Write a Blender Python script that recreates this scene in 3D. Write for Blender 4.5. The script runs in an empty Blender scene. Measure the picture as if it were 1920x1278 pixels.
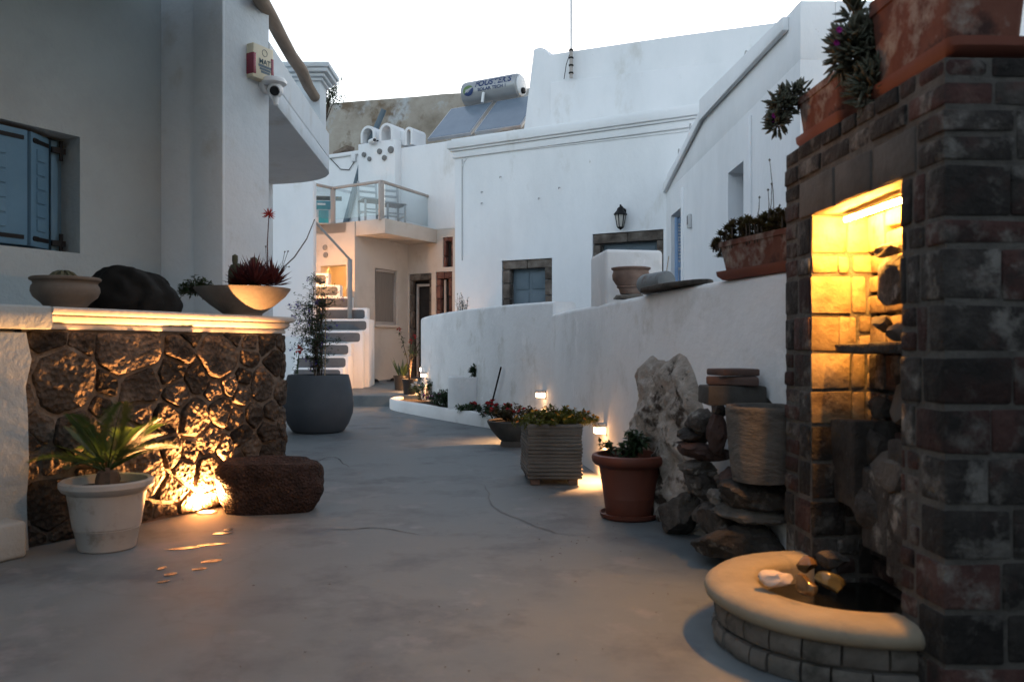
import bpy, bmesh, math, random
from mathutils import Vector as V, Matrix, noise
R = math.radians
S = bpy.context.scene
COL = S.collection

# ------------------------------------------------------------------ camera
F, HZ, CH = 1550.0, 650.0, 1.0          # focal length in photo pixels, horizon row, eye height (m)
cd = bpy.data.cameras.new('camera')
cd.sensor_width = 36.0
cd.lens = 36.0 * F / 1920.0
cd.shift_y = (HZ - 639.0) / 1920.0
cd.clip_start, cd.clip_end = 0.05, 1000.0
cd.dof.use_dof = True
cd.dof.focus_distance = 10.0
cd.dof.aperture_fstop = 3.6
cam = bpy.data.objects.new('camera', cd)
COL.objects.link(cam)
cam.location = (0, 0, CH)
cam.rotation_euler = (R(90), 0, 0)
S.camera = cam

# ------------------------------------------------------------------ dusk sky, after-glow, exposure
SUN_EL, SUN_AZ = 5.0, 25.0
w = bpy.data.worlds.new('World')
S.world = w
w.use_nodes = True
nt = w.node_tree
nt.nodes.clear()
sky = nt.nodes.new('ShaderNodeTexSky')
sky.sky_type = 'NISHITA'
sky.sun_disc = False
sky.sun_elevation = R(SUN_EL)
sky.sun_rotation = R(SUN_AZ)
sky.air_density, sky.dust_density, sky.ozone_density = 1.0, 3.0, 2.0
hs = nt.nodes.new('ShaderNodeHueSaturation')
hs.inputs['Saturation'].default_value = 0.5
bg = nt.nodes.new('ShaderNodeBackground')
bg.inputs['Strength'].default_value = 0.15
wo = nt.nodes.new('ShaderNodeOutputWorld')
nt.links.new(sky.outputs[0], hs.inputs['Color'])
nt.links.new(hs.outputs[0], bg.inputs[0])
nt.links.new(bg.outputs[0], wo.inputs[0])
sl = bpy.data.lights.new('sun', 'SUN')
sl.energy, sl.angle, sl.color = 0.05, R(12), (1, .86, .72)
so = bpy.data.objects.new('sun', sl)
COL.objects.link(so)
so.rotation_euler = (R(90 - SUN_EL), 0, R(180 - SUN_AZ))
vs = S.view_settings
vs.view_transform, vs.look, vs.exposure, vs.gamma = 'Standard', 'None', 2.5, 1.0
vs.use_curve_mapping = False
S.cycles.use_denoising = True
S.cycles.max_bounces = 6
S.cycles.diffuse_bounces = 3
S.cycles.sample_clamp_indirect = 4.0
S.cycles.caustics_reflective = S.cycles.caustics_refractive = False

# ------------------------------------------------------------------ helpers
def at(px, py, d):
    return V(((px - 960) / F * d, d, CH + (HZ - py) / F * d))
def floor_at(px, py, z=0.0):
    return at(px, py, (CH - z) * F / (py - HZ))
U = V((.487, .873, 0)).normalized()      # the lane's building line, away to the right
W = V((U.y, -U.x, 0))                    # square to it, towards the right and the viewer
UP = V((0, 0, 1))
def hit(px, py, O, D):
    """where the sight line through a photo point meets the vertical plane through O along D: (distance along D, height)"""
    k = (px - 960) / F
    s = (k * O.y - O.x) / (D.x - k * D.y)
    y = O.y + s * D.y
    return s, CH + (HZ - py) / F * y

def wm(o):
    m = o.matrix_basis.copy()
    while o.parent:
        o = o.parent
        m = o.matrix_basis @ m
    return m
def tag(o, label=None, cat=None, group=None, kind=None):
    if label: o['label'] = label
    if cat: o['category'] = cat
    if group: o['group'] = group
    if kind: o['kind'] = kind
    return o
def thing(name, label, cat, loc, rz=0, group=None):
    o = bpy.data.objects.new(name, None)
    o.empty_display_size = .1
    COL.objects.link(o)
    o.location = loc
    o.rotation_euler = (0, 0, rz)
    return tag(o, label, cat, group)
def copy_tree(o, parent=None):
    c = o.copy()
    COL.objects.link(c)
    c.parent = parent
    for ch in [x for x in bpy.data.objects if x.parent == o]:
        copy_tree(ch, c)
    return c

class MB:
    def __init__(s):
        s.v, s.f = [], []
    def add(s, vs, fs):
        n = len(s.v)
        s.v += [V(p) for p in vs]
        s.f += [tuple(i + n for i in f) for f in fs]
        return s
    def obox(s, o, a, b, c):
        """box from corner o along three edge vectors"""
        o, a, b, c = V(o), V(a), V(b), V(c)
        if a.cross(b).dot(c) < 0: a, b = b, a
        vs = [o, o + a, o + a + b, o + b, o + c, o + a + c, o + a + b + c, o + b + c]
        return s.add(vs, [(3, 2, 1, 0), (4, 5, 6, 7), (0, 1, 5, 4), (1, 2, 6, 5), (2, 3, 7, 6), (3, 0, 4, 7)])
    def box(s, c, d, rz=0):
        c = V(c)
        m = Matrix.Rotation(rz, 3, 'Z')
        a, b = m @ V((d[0], 0, 0)), m @ V((0, d[1], 0))
        h = V((0, 0, d[2]))
        return s.obox(c - a / 2 - b / 2 - h / 2, a, b, h)
    def beam(s, p, q, wd, th, up=UP):
        p, q = V(p), V(q)
        t = (q - p)
        n = t.normalized()
        a = n.cross(up)
        if a.length < 1e-4: a = n.cross(V((1, 0, 0)))
        a.normalize()
        b = a.cross(n)
        return s.obox(p - a * wd / 2 - b * th / 2, t, a * wd, b * th)
    def prism(s, pts, vec):
        """polygon (any plane) extruded along vec"""
        pts = [V(p) for p in pts]
        vec = V(vec)
        n = len(pts)
        nrm = V((0, 0, 0))
        for i in range(n): nrm += (pts[i] - pts[0]).cross(pts[(i + 1) % n] - pts[0])
        if nrm.dot(vec) > 0: pts.reverse()
        vs = pts + [p + vec for p in pts]
        fs = [tuple(range(n)), tuple(range(2 * n - 1, n - 1, -1))]
        fs += [((i + 1) % n, i, n + i, n + (i + 1) % n) for i in range(n)]
        return s.add(vs, fs)
    def tube(s, path, rad, n=8, cap=True):
        path = [V(p) for p in path]
        if not isinstance(rad, (list, tuple)): rad = [rad] * len(path)
        rings, m = [], len(path)
        t0 = (path[1] - path[0]).normalized()
        a = t0.orthogonal().normalized()
        for i, p in enumerate(path):
            t = (path[min(i + 1, m - 1)] - path[max(i - 1, 0)]).normalized()
            a = (a - t * a.dot(t)).normalized()
            b = t.cross(a)
            rings.append([p + (a * math.cos(2 * math.pi * k / n) + b * math.sin(2 * math.pi * k / n)) * rad[i] for k in range(n)])
        vs = [q for r in rings for q in r]
        fs = [(i * n + k, i * n + (k + 1) % n, (i + 1) * n + (k + 1) % n, (i + 1) * n + k) for i in range(m - 1) for k in range(n)]
        if cap:
            fs += [tuple(range(n - 1, -1, -1)), tuple((m - 1) * n + k for k in range(n))]
        return s.add(vs, fs)
    def lathe(s, prof, c, n=32, a0=0.0, a1=2 * math.pi, sx=1.0, sy=1.0, rz=0.0, wob=0.0):
        c = V(c)
        full = abs(a1 - a0 - 2 * math.pi) < 1e-4
        m = n if full else n + 1
        vs, fs = [], []
        for j in range(m):
            t = a0 + (a1 - a0) * j / n
            for (r, z) in prof:
                k = 1 + (wob * noise.noise(V((math.cos(t) * 2, math.sin(t) * 2, z * 9))) if wob else 0)
                x, y = r * k * sx * math.cos(t), r * k * sy * math.sin(t)
                vs.append(c + V((x * math.cos(rz) - y * math.sin(rz), x * math.sin(rz) + y * math.cos(rz), z)))
        p = len(prof)
        for j in range(n):
            k = (j + 1) % m
            for i in range(p - 1):
                fs.append((j * p + i, k * p + i, k * p + i + 1, j * p + i + 1))
        return s.add(vs, fs)
    def disc(s, c, r, nrm=UP, n=20, th=0.004):
        nrm = V(nrm).normalized()
        return s.tube([V(c), V(c) + nrm * th], r, n)
    def leaf(s, p, d, up, L, w_, fold=.25, droop=0.0):
        d = V(d).normalized()
        side = d.cross(V(up))
        if side.length < 1e-4: side = d.orthogonal()
        side.normalize()
        n = side.cross(d)
        m = p + d * L * .45
        tip = p + d * L - UP * droop * L
        return s.add([p, m + side * w_ / 2 + n * fold * w_, m - n * 0, m - side * w_ / 2 + n * fold * w_, tip],
                     [(0, 2, 1), (0, 3, 2), (1, 2, 4), (2, 3, 4)])
    def finger(s, p, d, L, r, n=4):
        d = V(d).normalized()
        return s.tube([p, p + d * L * .55, p + d * L], [r * .7, r, r * .15], n)
    def build(s, name, mat, parent=None, bevel=0, seg=2, smooth=True, ang=38, weld=1e-5, base=None):
        bm = bmesh.new()
        vv = [bm.verts.new(p) for p in s.v]
        for f in s.f:
            try: bm.faces.new([vv[i] for i in f])
            except ValueError: pass
        if weld: bmesh.ops.remove_doubles(bm, verts=bm.verts, dist=weld)
        if bevel:
            es = [e for e in bm.edges if len(e.link_faces) == 2 and e.calc_face_angle(0) > R(30)]
            bmesh.ops.bevel(bm, geom=es, offset=bevel, segments=seg, profile=.5, affect='EDGES', clamp_overlap=True)
        for f in bm.faces: f.smooth = smooth
        if smooth:
            for e in bm.edges:
                if len(e.link_faces) == 2 and e.calc_face_angle(0) > R(ang): e.smooth = False
        me = bpy.data.meshes.new(name)
        if parent is not None:
            org = None
            bm.transform(wm(parent).inverted())
        else:
            zs = [v.co for v in bm.verts]
            org = base if base is not None else V((sum(p.x for p in zs) / len(zs), sum(p.y for p in zs) / len(zs), min(p.z for p in zs)))
            bm.transform(Matrix.Translation(-V(org)))
        bm.to_mesh(me)
        bm.free()
        o = bpy.data.objects.new(name, me)
        COL.objects.link(o)
        if parent is not None: o.parent = parent
        else: o.location = org
        for m in (mat if isinstance(mat, (list, tuple)) else [mat]): me.materials.append(m)
        return o

def fb(p, octv=4, s=1.0):
    t, a = 0.0, 1.0
    p = V(p) * s
    for _ in range(octv):
        t += a * noise.noise(p)
        p, a = p * 2.07, a * .5
    return t
def rock_mb(c, size, seed, sub=3, cuts=12, rough=.10, rz=0.0, tilt=0.0, box=.0):
    """a broken stone: a ball cut by random planes, roughened"""
    rnd = random.Random(seed)
    bm = bmesh.new()
    bmesh.ops.create_icosphere(bm, subdivisions=sub, radius=1.0)
    pl = []
    for _ in range(cuts):
        n = V((rnd.gauss(0, 1), rnd.gauss(0, 1), rnd.gauss(0, 1))).normalized()
        pl.append((n, rnd.uniform(.55, .82)))
    if box:
        for ax in (V((1, 0, 0)), V((0, 1, 0)), V((0, 0, 1))):
            for sg in (1, -1): pl.append((ax * sg + V((rnd.uniform(-.12, .12), rnd.uniform(-.12, .12), rnd.uniform(-.12, .12))), box))
    mb = MB()
    m = Matrix.Rotation(rz, 3, 'Z') @ Matrix.Rotation(tilt, 3, 'Y')
    off = V((seed * 3.7, seed * 1.3, 0))
    for v in bm.verts:
        p = v.co.copy()
        for n, d in pl:
            e = p.dot(n) - d
            if e > 0: p -= n * e
        p *= 1 + rough * (fb(p + off, 4, 1.6) + .5 * fb(p + off, 3, 5.0))
        p = V((p.x * size[0], p.y * size[1], p.z * size[2]))
        mb.v.append(V(c) + m @ p)
    mb.f = [tuple(v.index for v in f.verts) for f in bm.faces]
    bm.free()
    return mb

# ------------------------------------------------------------------ materials
def C(c): return (c[0], c[1], c[2], 1.0)
def mat(name, cols, scale=4.0, rough=.8, bump=.25, bscale=30.0, bdist=.01, rnd=0.0, patch=None, spec=.3, metal=0.0,
        det=6, stretch=(1, 1, 1), rvar=0.0, trans=0.0, gen=False, pit=None):
    m = bpy.data.materials.new(name)
    m.use_nodes = True
    n = m.node_tree
    N, L = n.nodes, n.links
    bs = N['Principled BSDF']
    bs.inputs['Roughness'].default_value = rough
    bs.inputs['Specular IOR Level'].default_value = spec
    bs.inputs['Metallic'].default_value = metal
    tc = N.new('ShaderNodeTexCoord')
    mp = N.new('ShaderNodeMapping')
    mp.inputs['Scale'].default_value = stretch
    L.new(tc.outputs['Object'], mp.inputs[0])
    oi = N.new('ShaderNodeObjectInfo')
    if rnd:
        va = N.new('ShaderNodeVectorMath')
        cm = N.new('ShaderNodeCombineXYZ')
        mu = N.new('ShaderNodeMath'); mu.operation = 'MULTIPLY'; mu.inputs[1].default_value = 37.0
        L.new(oi.outputs['Random'], mu.inputs[0])
        for k in range(3): L.new(mu.outputs[0], cm.inputs[k])
        L.new(mp.outputs[0], va.inputs[0]); L.new(cm.outputs[0], va.inputs[1])
        vec = va.outputs[0]
    else: vec = mp.outputs[0]
    nz = N.new('ShaderNodeTexNoise')
    nz.inputs['Scale'].default_value = scale
    nz.inputs['Detail'].default_value = det
    nz.inputs['Roughness'].default_value = .62
    L.new(vec, nz.inputs['Vector'])
    rp = N.new('ShaderNodeValToRGB')
    e = rp.color_ramp.elements
    k = len(cols)
    while len(e) < k: e.new(.5)
    for i, c in enumerate(cols):
        e[i].position = .5 if k == 1 else .3 + .4 * i / (k - 1)
        e[i].color = C(c)
    if k == 1:
        e[1].color = C(cols[0])
    L.new(nz.outputs[0], rp.inputs[0])
    col = rp.outputs[0]
    if patch:
        for (pc, ps, th, soft) in (patch if isinstance(patch, list) else [patch]):
            pn = N.new('ShaderNodeTexNoise')
            pn.inputs['Scale'].default_value = ps
            pn.inputs['Detail'].default_value = 7
            pn.inputs['Roughness'].default_value = .65
            av = N.new('ShaderNodeVectorMath')
            av.inputs[1].default_value = (11.3 * ps, 3.1, 7.7)
            L.new(vec, av.inputs[0]); L.new(av.outputs[0], pn.inputs['Vector'])
            mr = N.new('ShaderNodeMapRange')
            mr.inputs['From Min'].default_value = th - soft
            mr.inputs['From Max'].default_value = th + soft
            L.new(pn.outputs[0], mr.inputs[0])
            mx = N.new('ShaderNodeMix'); mx.data_type = 'RGBA'
            L.new(mr.outputs[0], mx.inputs[0]); L.new(col, mx.inputs[6])
            mx.inputs[7].default_value = C(pc)
            col = mx.outputs[2]
    if rnd:
        hv = N.new('ShaderNodeHueSaturation')
        r1 = N.new('ShaderNodeMapRange')
        r1.inputs['To Min'].default_value = 1 - rnd
        r1.inputs['To Max'].default_value = 1 + rnd
        L.new(oi.outputs['Random'], r1.inputs[0])
        L.new(r1.outputs[0], hv.inputs['Value']); L.new(col, hv.inputs['Color'])
        col = hv.outputs[0]
    L.new(col, bs.inputs['Base Color'])
    if rvar:
        rr = N.new('ShaderNodeMapRange')
        rr.inputs['From Min'].default_value = .3; rr.inputs['From Max'].default_value = .7
        rr.inputs['To Min'].default_value = rough - rvar
        rr.inputs['To Max'].default_value = rough + rvar
        L.new(nz.outputs[0], rr.inputs[0]); L.new(rr.outputs[0], bs.inputs['Roughness'])
    if bump:
        b1 = N.new('ShaderNodeTexNoise')
        b1.inputs['Scale'].default_value = bscale
        b1.inputs['Detail'].default_value = 8
        b1.inputs['Roughness'].default_value = .6
        L.new(vec, b1.inputs['Vector'])
        hgt = b1.outputs[0]
        if pit:
            vo = N.new('ShaderNodeTexVoronoi')
            vo.inputs['Scale'].default_value = pit
            L.new(vec, vo.inputs['Vector'])
            ad = N.new('ShaderNodeMath'); ad.operation = 'ADD'
            L.new(hgt, ad.inputs[0]); L.new(vo.outputs['Distance'], ad.inputs[1])
            hgt = ad.outputs[0]
        bp = N.new('ShaderNodeBump')
        bp.inputs['Strength'].default_value = bump
        bp.inputs['Distance'].default_value = bdist
        L.new(hgt, bp.inputs['Height']); L.new(bp.outputs[0], bs.inputs['Normal'])
    if trans:
        out = N['Material Output']
        tl = N.new('ShaderNodeBsdfTranslucent')
        ms = N.new('ShaderNodeMixShader')
        ms.inputs[0].default_value = trans
        L.new(col, tl.inputs[0]); L.new(bs.outputs[0], ms.inputs[1]); L.new(tl.outputs[0], ms.inputs[2])
        L.new(ms.outputs[0], out.inputs[0])
    return m
def emit(name, col, strength):
    m = bpy.data.materials.new(name)
    m.use_nodes = True
    b = m.node_tree.nodes['Principled BSDF']
    b.inputs['Base Color'].default_value = C(col)
    b.inputs['Emission Color'].default_value = C(col)
    b.inputs['Emission Strength'].default_value = strength
    return m
def glass(name, tint=(.9, .95, .95), refl=.12, rough=.03):
    m = bpy.data.materials.new(name)
    m.use_nodes = True
    n = m.node_tree
    N, L = n.nodes, n.links
    N.remove(N['Principled BSDF'])
    tr = N.new('ShaderNodeBsdfTransparent'); tr.inputs[0].default_value = C(tint)
    gl = N.new('ShaderNodeBsdfGlossy'); gl.inputs['Roughness'].default_value = rough
    fr = N.new('ShaderNodeLayerWeight'); fr.inputs[0].default_value = refl
    fm = N.new('ShaderNodeMath'); fm.operation = 'MULTIPLY'; fm.inputs[1].default_value = .6
    L.new(fr.outputs['Facing'], fm.inputs[0])
    mx = N.new('ShaderNodeMixShader')
    L.new(fm.outputs[0], mx.inputs[0]); L.new(tr.outputs[0], mx.inputs[1]); L.new(gl.outputs[0], mx.inputs[2])
    L.new(mx.outputs[0], N['Material Output'].inputs[0])
    return m

M = {}
M['white'] = mat('whitewash', [(.68, .685, .685), (.77, .775, .775), (.81, .815, .815)], 1.3, .9, .28, 14, .02, patch=[((.60, .59, .56), 2.2, .63, .08), ((.82, .82, .82), 4.5, .62, .03)], spec=.15)
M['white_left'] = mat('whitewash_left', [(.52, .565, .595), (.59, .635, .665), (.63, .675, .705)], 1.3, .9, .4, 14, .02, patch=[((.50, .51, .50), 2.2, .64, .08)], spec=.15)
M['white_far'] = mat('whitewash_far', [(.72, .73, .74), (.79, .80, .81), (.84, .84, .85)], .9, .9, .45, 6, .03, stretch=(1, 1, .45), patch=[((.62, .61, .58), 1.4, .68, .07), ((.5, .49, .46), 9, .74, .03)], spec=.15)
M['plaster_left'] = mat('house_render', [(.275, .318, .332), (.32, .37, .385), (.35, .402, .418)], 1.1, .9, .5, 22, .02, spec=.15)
M['cream'] = mat('cream_render', [(.48, .435, .385), (.55, .505, .455), (.58, .54, .49)], 1.2, .9, .35, 10, .02, patch=[((.42, .375, .32), 2, .66, .07)], spec=.15)
M['trim'] = mat('moulding_paint', [(.40, .385, .36), (.50, .485, .455)], 5, .8, .4, 35, .01, patch=[((.45, .40, .33), 9, .68, .05)], spec=.2)
M['floor'] = None
M['lava'] = mat('lava_stone', [(.026, .021, .018), (.07, .056, .045), (.145, .112, .085)], 8, .97, .75, 26, .03, rnd=.55, pit=34, patch=[((.16, .13, .10), 3, .66, .06)], spec=.12)
M['mortar'] = mat('lime_mortar', [(.085, .07, .058), (.15, .125, .10), (.21, .18, .148)], 7, .95, .9, 40, .02)
M['brick_dark'] = mat('smoked_brick', [(.014, .0125, .0115), (.034, .030, .027), (.066, .059, .053)], 9, .92, 1.0, 30, .02, rnd=.5, patch=[((.06, .032, .027), 4, .60, .06), ((.15, .14, .126), 8, .58, .06)])
M['brick_red'] = mat('red_brick', [(.032, .018, .016), (.06, .029, .025), (.085, .05, .043)], 9, .92, 1.0, 30, .018, rnd=.4, patch=[((.14, .128, .114), 8, .575, .06), ((.022, .019, .017), 5, .57, .06)])
M['brick_mortar'] = mat('brick_mortar', [(.07, .065, .058), (.125, .116, .104)], 14, .95, .8, 50, .012)
M['brick_lamplit'] = mat('lamplit_niche_brick', [(.15, .11, .065), (.25, .19, .115), (.32, .25, .16)], 7, .92, .7, 30, .012, rnd=.25, patch=[((.10, .07, .045), 6, .62, .05)])  # paler, warmer brick copy with the tube lamp's glow put into its colour
M['slab'] = mat('cement_slab', [(.055, .05, .045), (.09, .082, .074), (.125, .115, .104)], 4, .92, .5, 26, .012, rnd=.15, patch=((.09, .085, .08), 6, .63, .06))
M['basin'] = mat('cast_stone', [(.09, .083, .073), (.145, .134, .12), (.185, .172, .155)], 5, .85, .5, 30, .01, patch=[((.06, .057, .05), 6, .55, .06)])
M['basin_top'] = mat('lamplit_cast_stone_rim', [(.22, .19, .14), (.31, .27, .20)], 5, .8, .4, 30, .008, patch=[((.16, .15, .13), 6, .64, .06)])  # ochre tint puts the tube lamp's amber light into the rim colour
M['rubble'] = mat('field_stone', [(.022, .019, .017), (.055, .048, .042), (.10, .088, .076)], 6, .9, 1.0, 22, .025, rnd=.45, patch=[((.27, .25, .22), 6, .64, .05)])
M['rubble_pale'] = mat('pale_field_stone', [(.07, .062, .055), (.15, .137, .12), (.24, .22, .195)], 5, .9, .9, 22, .02, rnd=.25)
M['rubble_red'] = mat('red_field_stone', [(.035, .023, .02), (.07, .042, .036), (.11, .072, .062)], 5, .9, .8, 24, .015, rnd=.2)
M['remnant'] = mat('worn_plaster_over_rock', [(.20, .17, .14), (.38, .345, .305), (.54, .51, .48)], 4.5, .95, 1.0, 12, .04, patch=[((.06, .045, .035), 3.6, .60, .03), ((.04, .035, .03), 11, .65, .03)])
M['trough'] = mat('carved_tuff', [(.08, .074, .066), (.125, .116, .104), (.165, .153, .138)], 7, .95, .8, 30, .014, stretch=(1, 1, 3), patch=[((.055, .05, .045), 4, .6, .06)])
M['red_trough'] = mat('red_lava_stone', [(.018, .013, .012), (.038, .024, .021), (.07, .045, .039)], 11, .97, 1.0, 40, .02, pit=60)
M['terracotta'] = mat('terracotta_plastic', [(.115, .034, .021), (.15, .045, .027)], 3, .55, .06, 40, .004, spec=.4)
M['terra_old'] = mat('weathered_terracotta', [(.07, .028, .02), (.14, .048, .03), (.18, .075, .05)], 5, .85, .4, 30, .006, patch=[((.30, .25, .21), 6, .575, .07), ((.05, .025, .02), 5, .6, .05)])
M['terra_tray'] = mat('terracotta_tray', [(.16, .05, .032), (.2, .066, .042)], 4, .6, .15, 30, .005)
M['pot_white'] = mat('white_plastic', [(.33, .32, .305), (.39, .38, .365)], 5, .5, .05, 40, .003, spec=.35, patch=[((.24, .22, .19), 7, .64, .07)])
M['pot_grey'] = mat('grey_fibre_clay', [(.068, .08, .092), (.092, .105, .12)], 2.5, .65, .1, 40, .004)
M['pot_black'] = mat('black_plastic', [(.015, .015, .016), (.025, .025, .026)], 3, .5, .05, 40, .003)
M['concrete'] = mat('cast_concrete', [(.105, .097, .085), (.15, .139, .124), (.18, .167, .15)], 6, .92, .5, 45, .008)
M['clay'] = mat('old_clay', [(.12, .085, .07), (.22, .15, .12), (.27, .21, .18)], 5, .85, .3, 30, .006)
M['clay_pale'] = mat('pale_clay', [(.08, .066, .054), (.14, .122, .104)], 5, .8, .25, 30, .006)
M['tarp'] = mat('black_tarpaulin', [(.006, .007, .007), (.011, .012, .012)], 4, .75, .5, 18, .02, spec=.12)
M['soil'] = mat('potting_soil', [(.02, .015, .012), (.05, .038, .03)], 20, .95, 1.0, 60, .02)
M['blue'] = mat('blue_shutter_paint', [(.075, .165, .25), (.10, .205, .30)], 3, .6, .12, 60, .003, spec=.35)
M['blue_pale'] = mat('pale_blue_paint', [(.24, .36, .56), (.30, .43, .63)], 3, .6, .1, 60, .003)
M['blue_grey'] = mat('blue_grey_paint', [(.10, .14, .17), (.14, .18, .21)], 3, .7, .15, 50, .003)
M['iron'] = mat('black_iron', [(.006, .006, .007), (.013, .013, .014)], 6, .6, .2, 60, .003, spec=.2)
M['steel'] = mat('brushed_steel', [(.42, .42, .43), (.52, .52, .53)], 6, .45, .08, 80, .002, metal=.8)
M['grey_paint'] = mat('grey_metal_paint', [(.19, .21, .22), (.25, .27, .28)], 4, .5, .08, 40, .003)
M['rail'] = mat('taupe_rail_paint', [(.36, .32, .29), (.43, .39, .36)], 4, .5, .06, 40, .003)
M['wood'] = mat('weathered_wood', [(.10, .075, .055), (.20, .155, .12), (.27, .215, .17)], 9, .85, .6, 30, .008, stretch=(1, .15, 1))
M['dark_wood'] = mat('dark_wood', [(.05, .04, .035), (.09, .075, .06)], 9, .85, .5, 30, .006)
M['grey_step'] = mat('grey_step_paint', [(.10, .105, .115), (.135, .14, .15)], 4, .75, .3, 30, .006, patch=((.27, .27, .27), 5, .68, .05))
M['vent'] = mat('vent_grey', [(.15, .15, .15), (.24, .24, .24)], 30, .8, .5, 120, .004)
M['panel'] = mat('solar_collector', [(.13, .17, .22), (.16, .205, .26)], 2, .22, .0, spec=.6)
M['tank'] = mat('grey_tank_enamel', [(.30, .31, .32), (.36, .37, .38)], 2, .35, .03, 30, .002, metal=.35, spec=.5)
M['navy'] = mat('navy_print', [(.02, .04, .12), (.03, .055, .15)], 3, .6, 0)
M['green_print'] = mat('green_print', [(.12, .2, .08), (.16, .25, .1)], 3, .6, 0)
M['ink'] = mat('dark_ink', [(.03, .06, .08), (.05, .09, .11)], 3, .7, 0)
M['ivory'] = mat('ivory_plastic', [(.58, .52, .38), (.66, .6, .46)], 4, .5, .04, 40, .002)
M['maroon'] = mat('red_strobe_lens', [(.17, .01, .03), (.22, .015, .04)], 4, .25, 0, spec=.6)
M['cam_white'] = mat('white_camera_shell', [(.7, .71, .72), (.76, .77, .78)], 4, .4, 0)
M['lens'] = mat('black_lens', [(.004, .004, .005), (.008, .008, .009)], 4, .08, 0, spec=.8)
M['old_wall'] = mat('stained_cement_wall', [(.20, .165, .125), (.34, .30, .25), (.44, .405, .35)], .8, .95, .8, 5, .04, patch=[((.42, .43, .43), .7, .58, .04), ((.17, .125, .085), 1.0, .6, .05)])
M['teal'] = mat('teal_cardboard', [(.02, .22, .30), (.03, .27, .36)], 4, .7, .05)
M['pale_box'] = mat('pale_cardboard', [(.42, .47, .52), (.5, .55, .6)], 4, .7, .05)
M['dark_in'] = mat('unlit_interior', [(.02, .018, .017), (.035, .032, .03)], 4, .9, 0)
M['stone_frame'] = mat('dark_stone_surround', [(.05, .04, .033), (.11, .09, .075), (.2, .175, .15)], 5, .9, .8, 24, .015, rnd=.3)
M['red_frame'] = mat('red_stone_surround', [(.07, .03, .024), (.13, .06, .05), (.17, .1, .08)], 6, .9, .6, 24, .012, rnd=.3)
M['pane'] = mat('dark_window_pane', [(.02, .022, .025), (.03, .033, .037)], 2, .08, 0, spec=.7)
M['curtain'] = mat('drawn_blind', [(.17, .155, .14), (.22, .20, .18)], 8, .9, .2, 8, .01, stretch=(6, 6, .3))
M['glass'] = glass('clear_glass')
M['glass_rail'] = glass('balcony_glass', (.88, .92, .93), .3, .04)
M['lamp_glass'] = mat('pale_lamp_glass', [(.38, .36, .33), (.5, .48, .44)], 4, .2, 0)
M['plastic_grey'] = mat('light_grey_plastic', [(.5, .5, .5), (.56, .56, .56)], 4, .5, 0)
M['green_bottle'] = mat('green_plastic', [(.0, .22, .17), (.0, .28, .21)], 4, .4, 0)
# foliage
M['leaf'] = mat('leaf_green', [(.025, .055, .018), (.05, .10, .03), (.075, .13, .045)], 14, .55, 0, trans=.25, spec=.4)
M['leaf_dark'] = mat('leaf_dark_green', [(.016, .035, .014), (.03, .06, .022), (.045, .08, .03)], 14, .55, 0, trans=.2, spec=.4)
M['leaf_cycad'] = mat('cycad_green', [(.014, .034, .008), (.032, .066, .012), (.06, .09, .018)], 10, .5, 0, trans=.35, spec=.45)
M['leaf_marigold'] = mat('marigold_leaf', [(.06, .075, .010), (.12, .125, .016), (.19, .165, .022)], 12, .6, 0, trans=.3)
M['succulent'] = mat('grey_green_succulent', [(.04, .05, .035), (.085, .09, .06), (.12, .10, .075)], 16, .6, 0, trans=.1)
M['aeonium'] = mat('bronze_succulent', [(.045, .03, .016), (.085, .06, .022), (.075, .085, .03)], 16, .6, 0, trans=.12)
M['aloe'] = mat('maroon_rosette', [(.035, .012, .014), (.08, .02, .022), (.14, .035, .03)], 9, .5, 0, trans=.15)
M['cactus'] = mat('cactus_green', [(.05, .055, .035), (.085, .09, .055)], 20, .8, .3, 60, .006)
M['stem'] = mat('brown_stem', [(.06, .042, .032), (.11, .085, .065)], 12, .85, .2, 60, .003)
M['cane'] = mat('bamboo_cane', [(.32, .25, .17), (.42, .34, .24)], 8, .7, .1, 40, .003)
def petal(name, c): return mat(name, [tuple(x * .75 for x in c), c], 20, .6, 0, trans=.3)
M['p_red'] = petal('red_petal', (.42, .015, .02))
M['p_white'] = petal('white_petal', (.75, .72, .70))
M['p_mag'] = petal('magenta_petal', (.40, .03, .30))
M['p_yel'] = petal('yellow_petal', (.75, .34, .02))
M['p_org'] = petal('orange_petal', (.75, .2, .02))
M['p_pur'] = petal('purple_petal', (.10, .07, .32))
M['p_coral'] = petal('coral_petal', (.55, .06, .05))
# light sources
M['tube_light'] = emit('warm_tube_glow', (1, .41, .065), 300)
M['led_lens'] = emit('lamp_lens_glow', (1, .60, .32), 2.2)
M['chair_paint'] = mat('pale_grey_chair_paint', [(.34, .36, .38), (.42, .44, .46)], 4, .5, .05)
M['led_strong'] = emit('bright_lamp_lens_glow', (1, .46, .17), 230)
M['uplight'] = emit('uplight_glass_glow', (1, .6, .22), 30)
M['room_light'] = emit('ceiling_lamp_glow', (1, .48, .15), 40)

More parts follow.
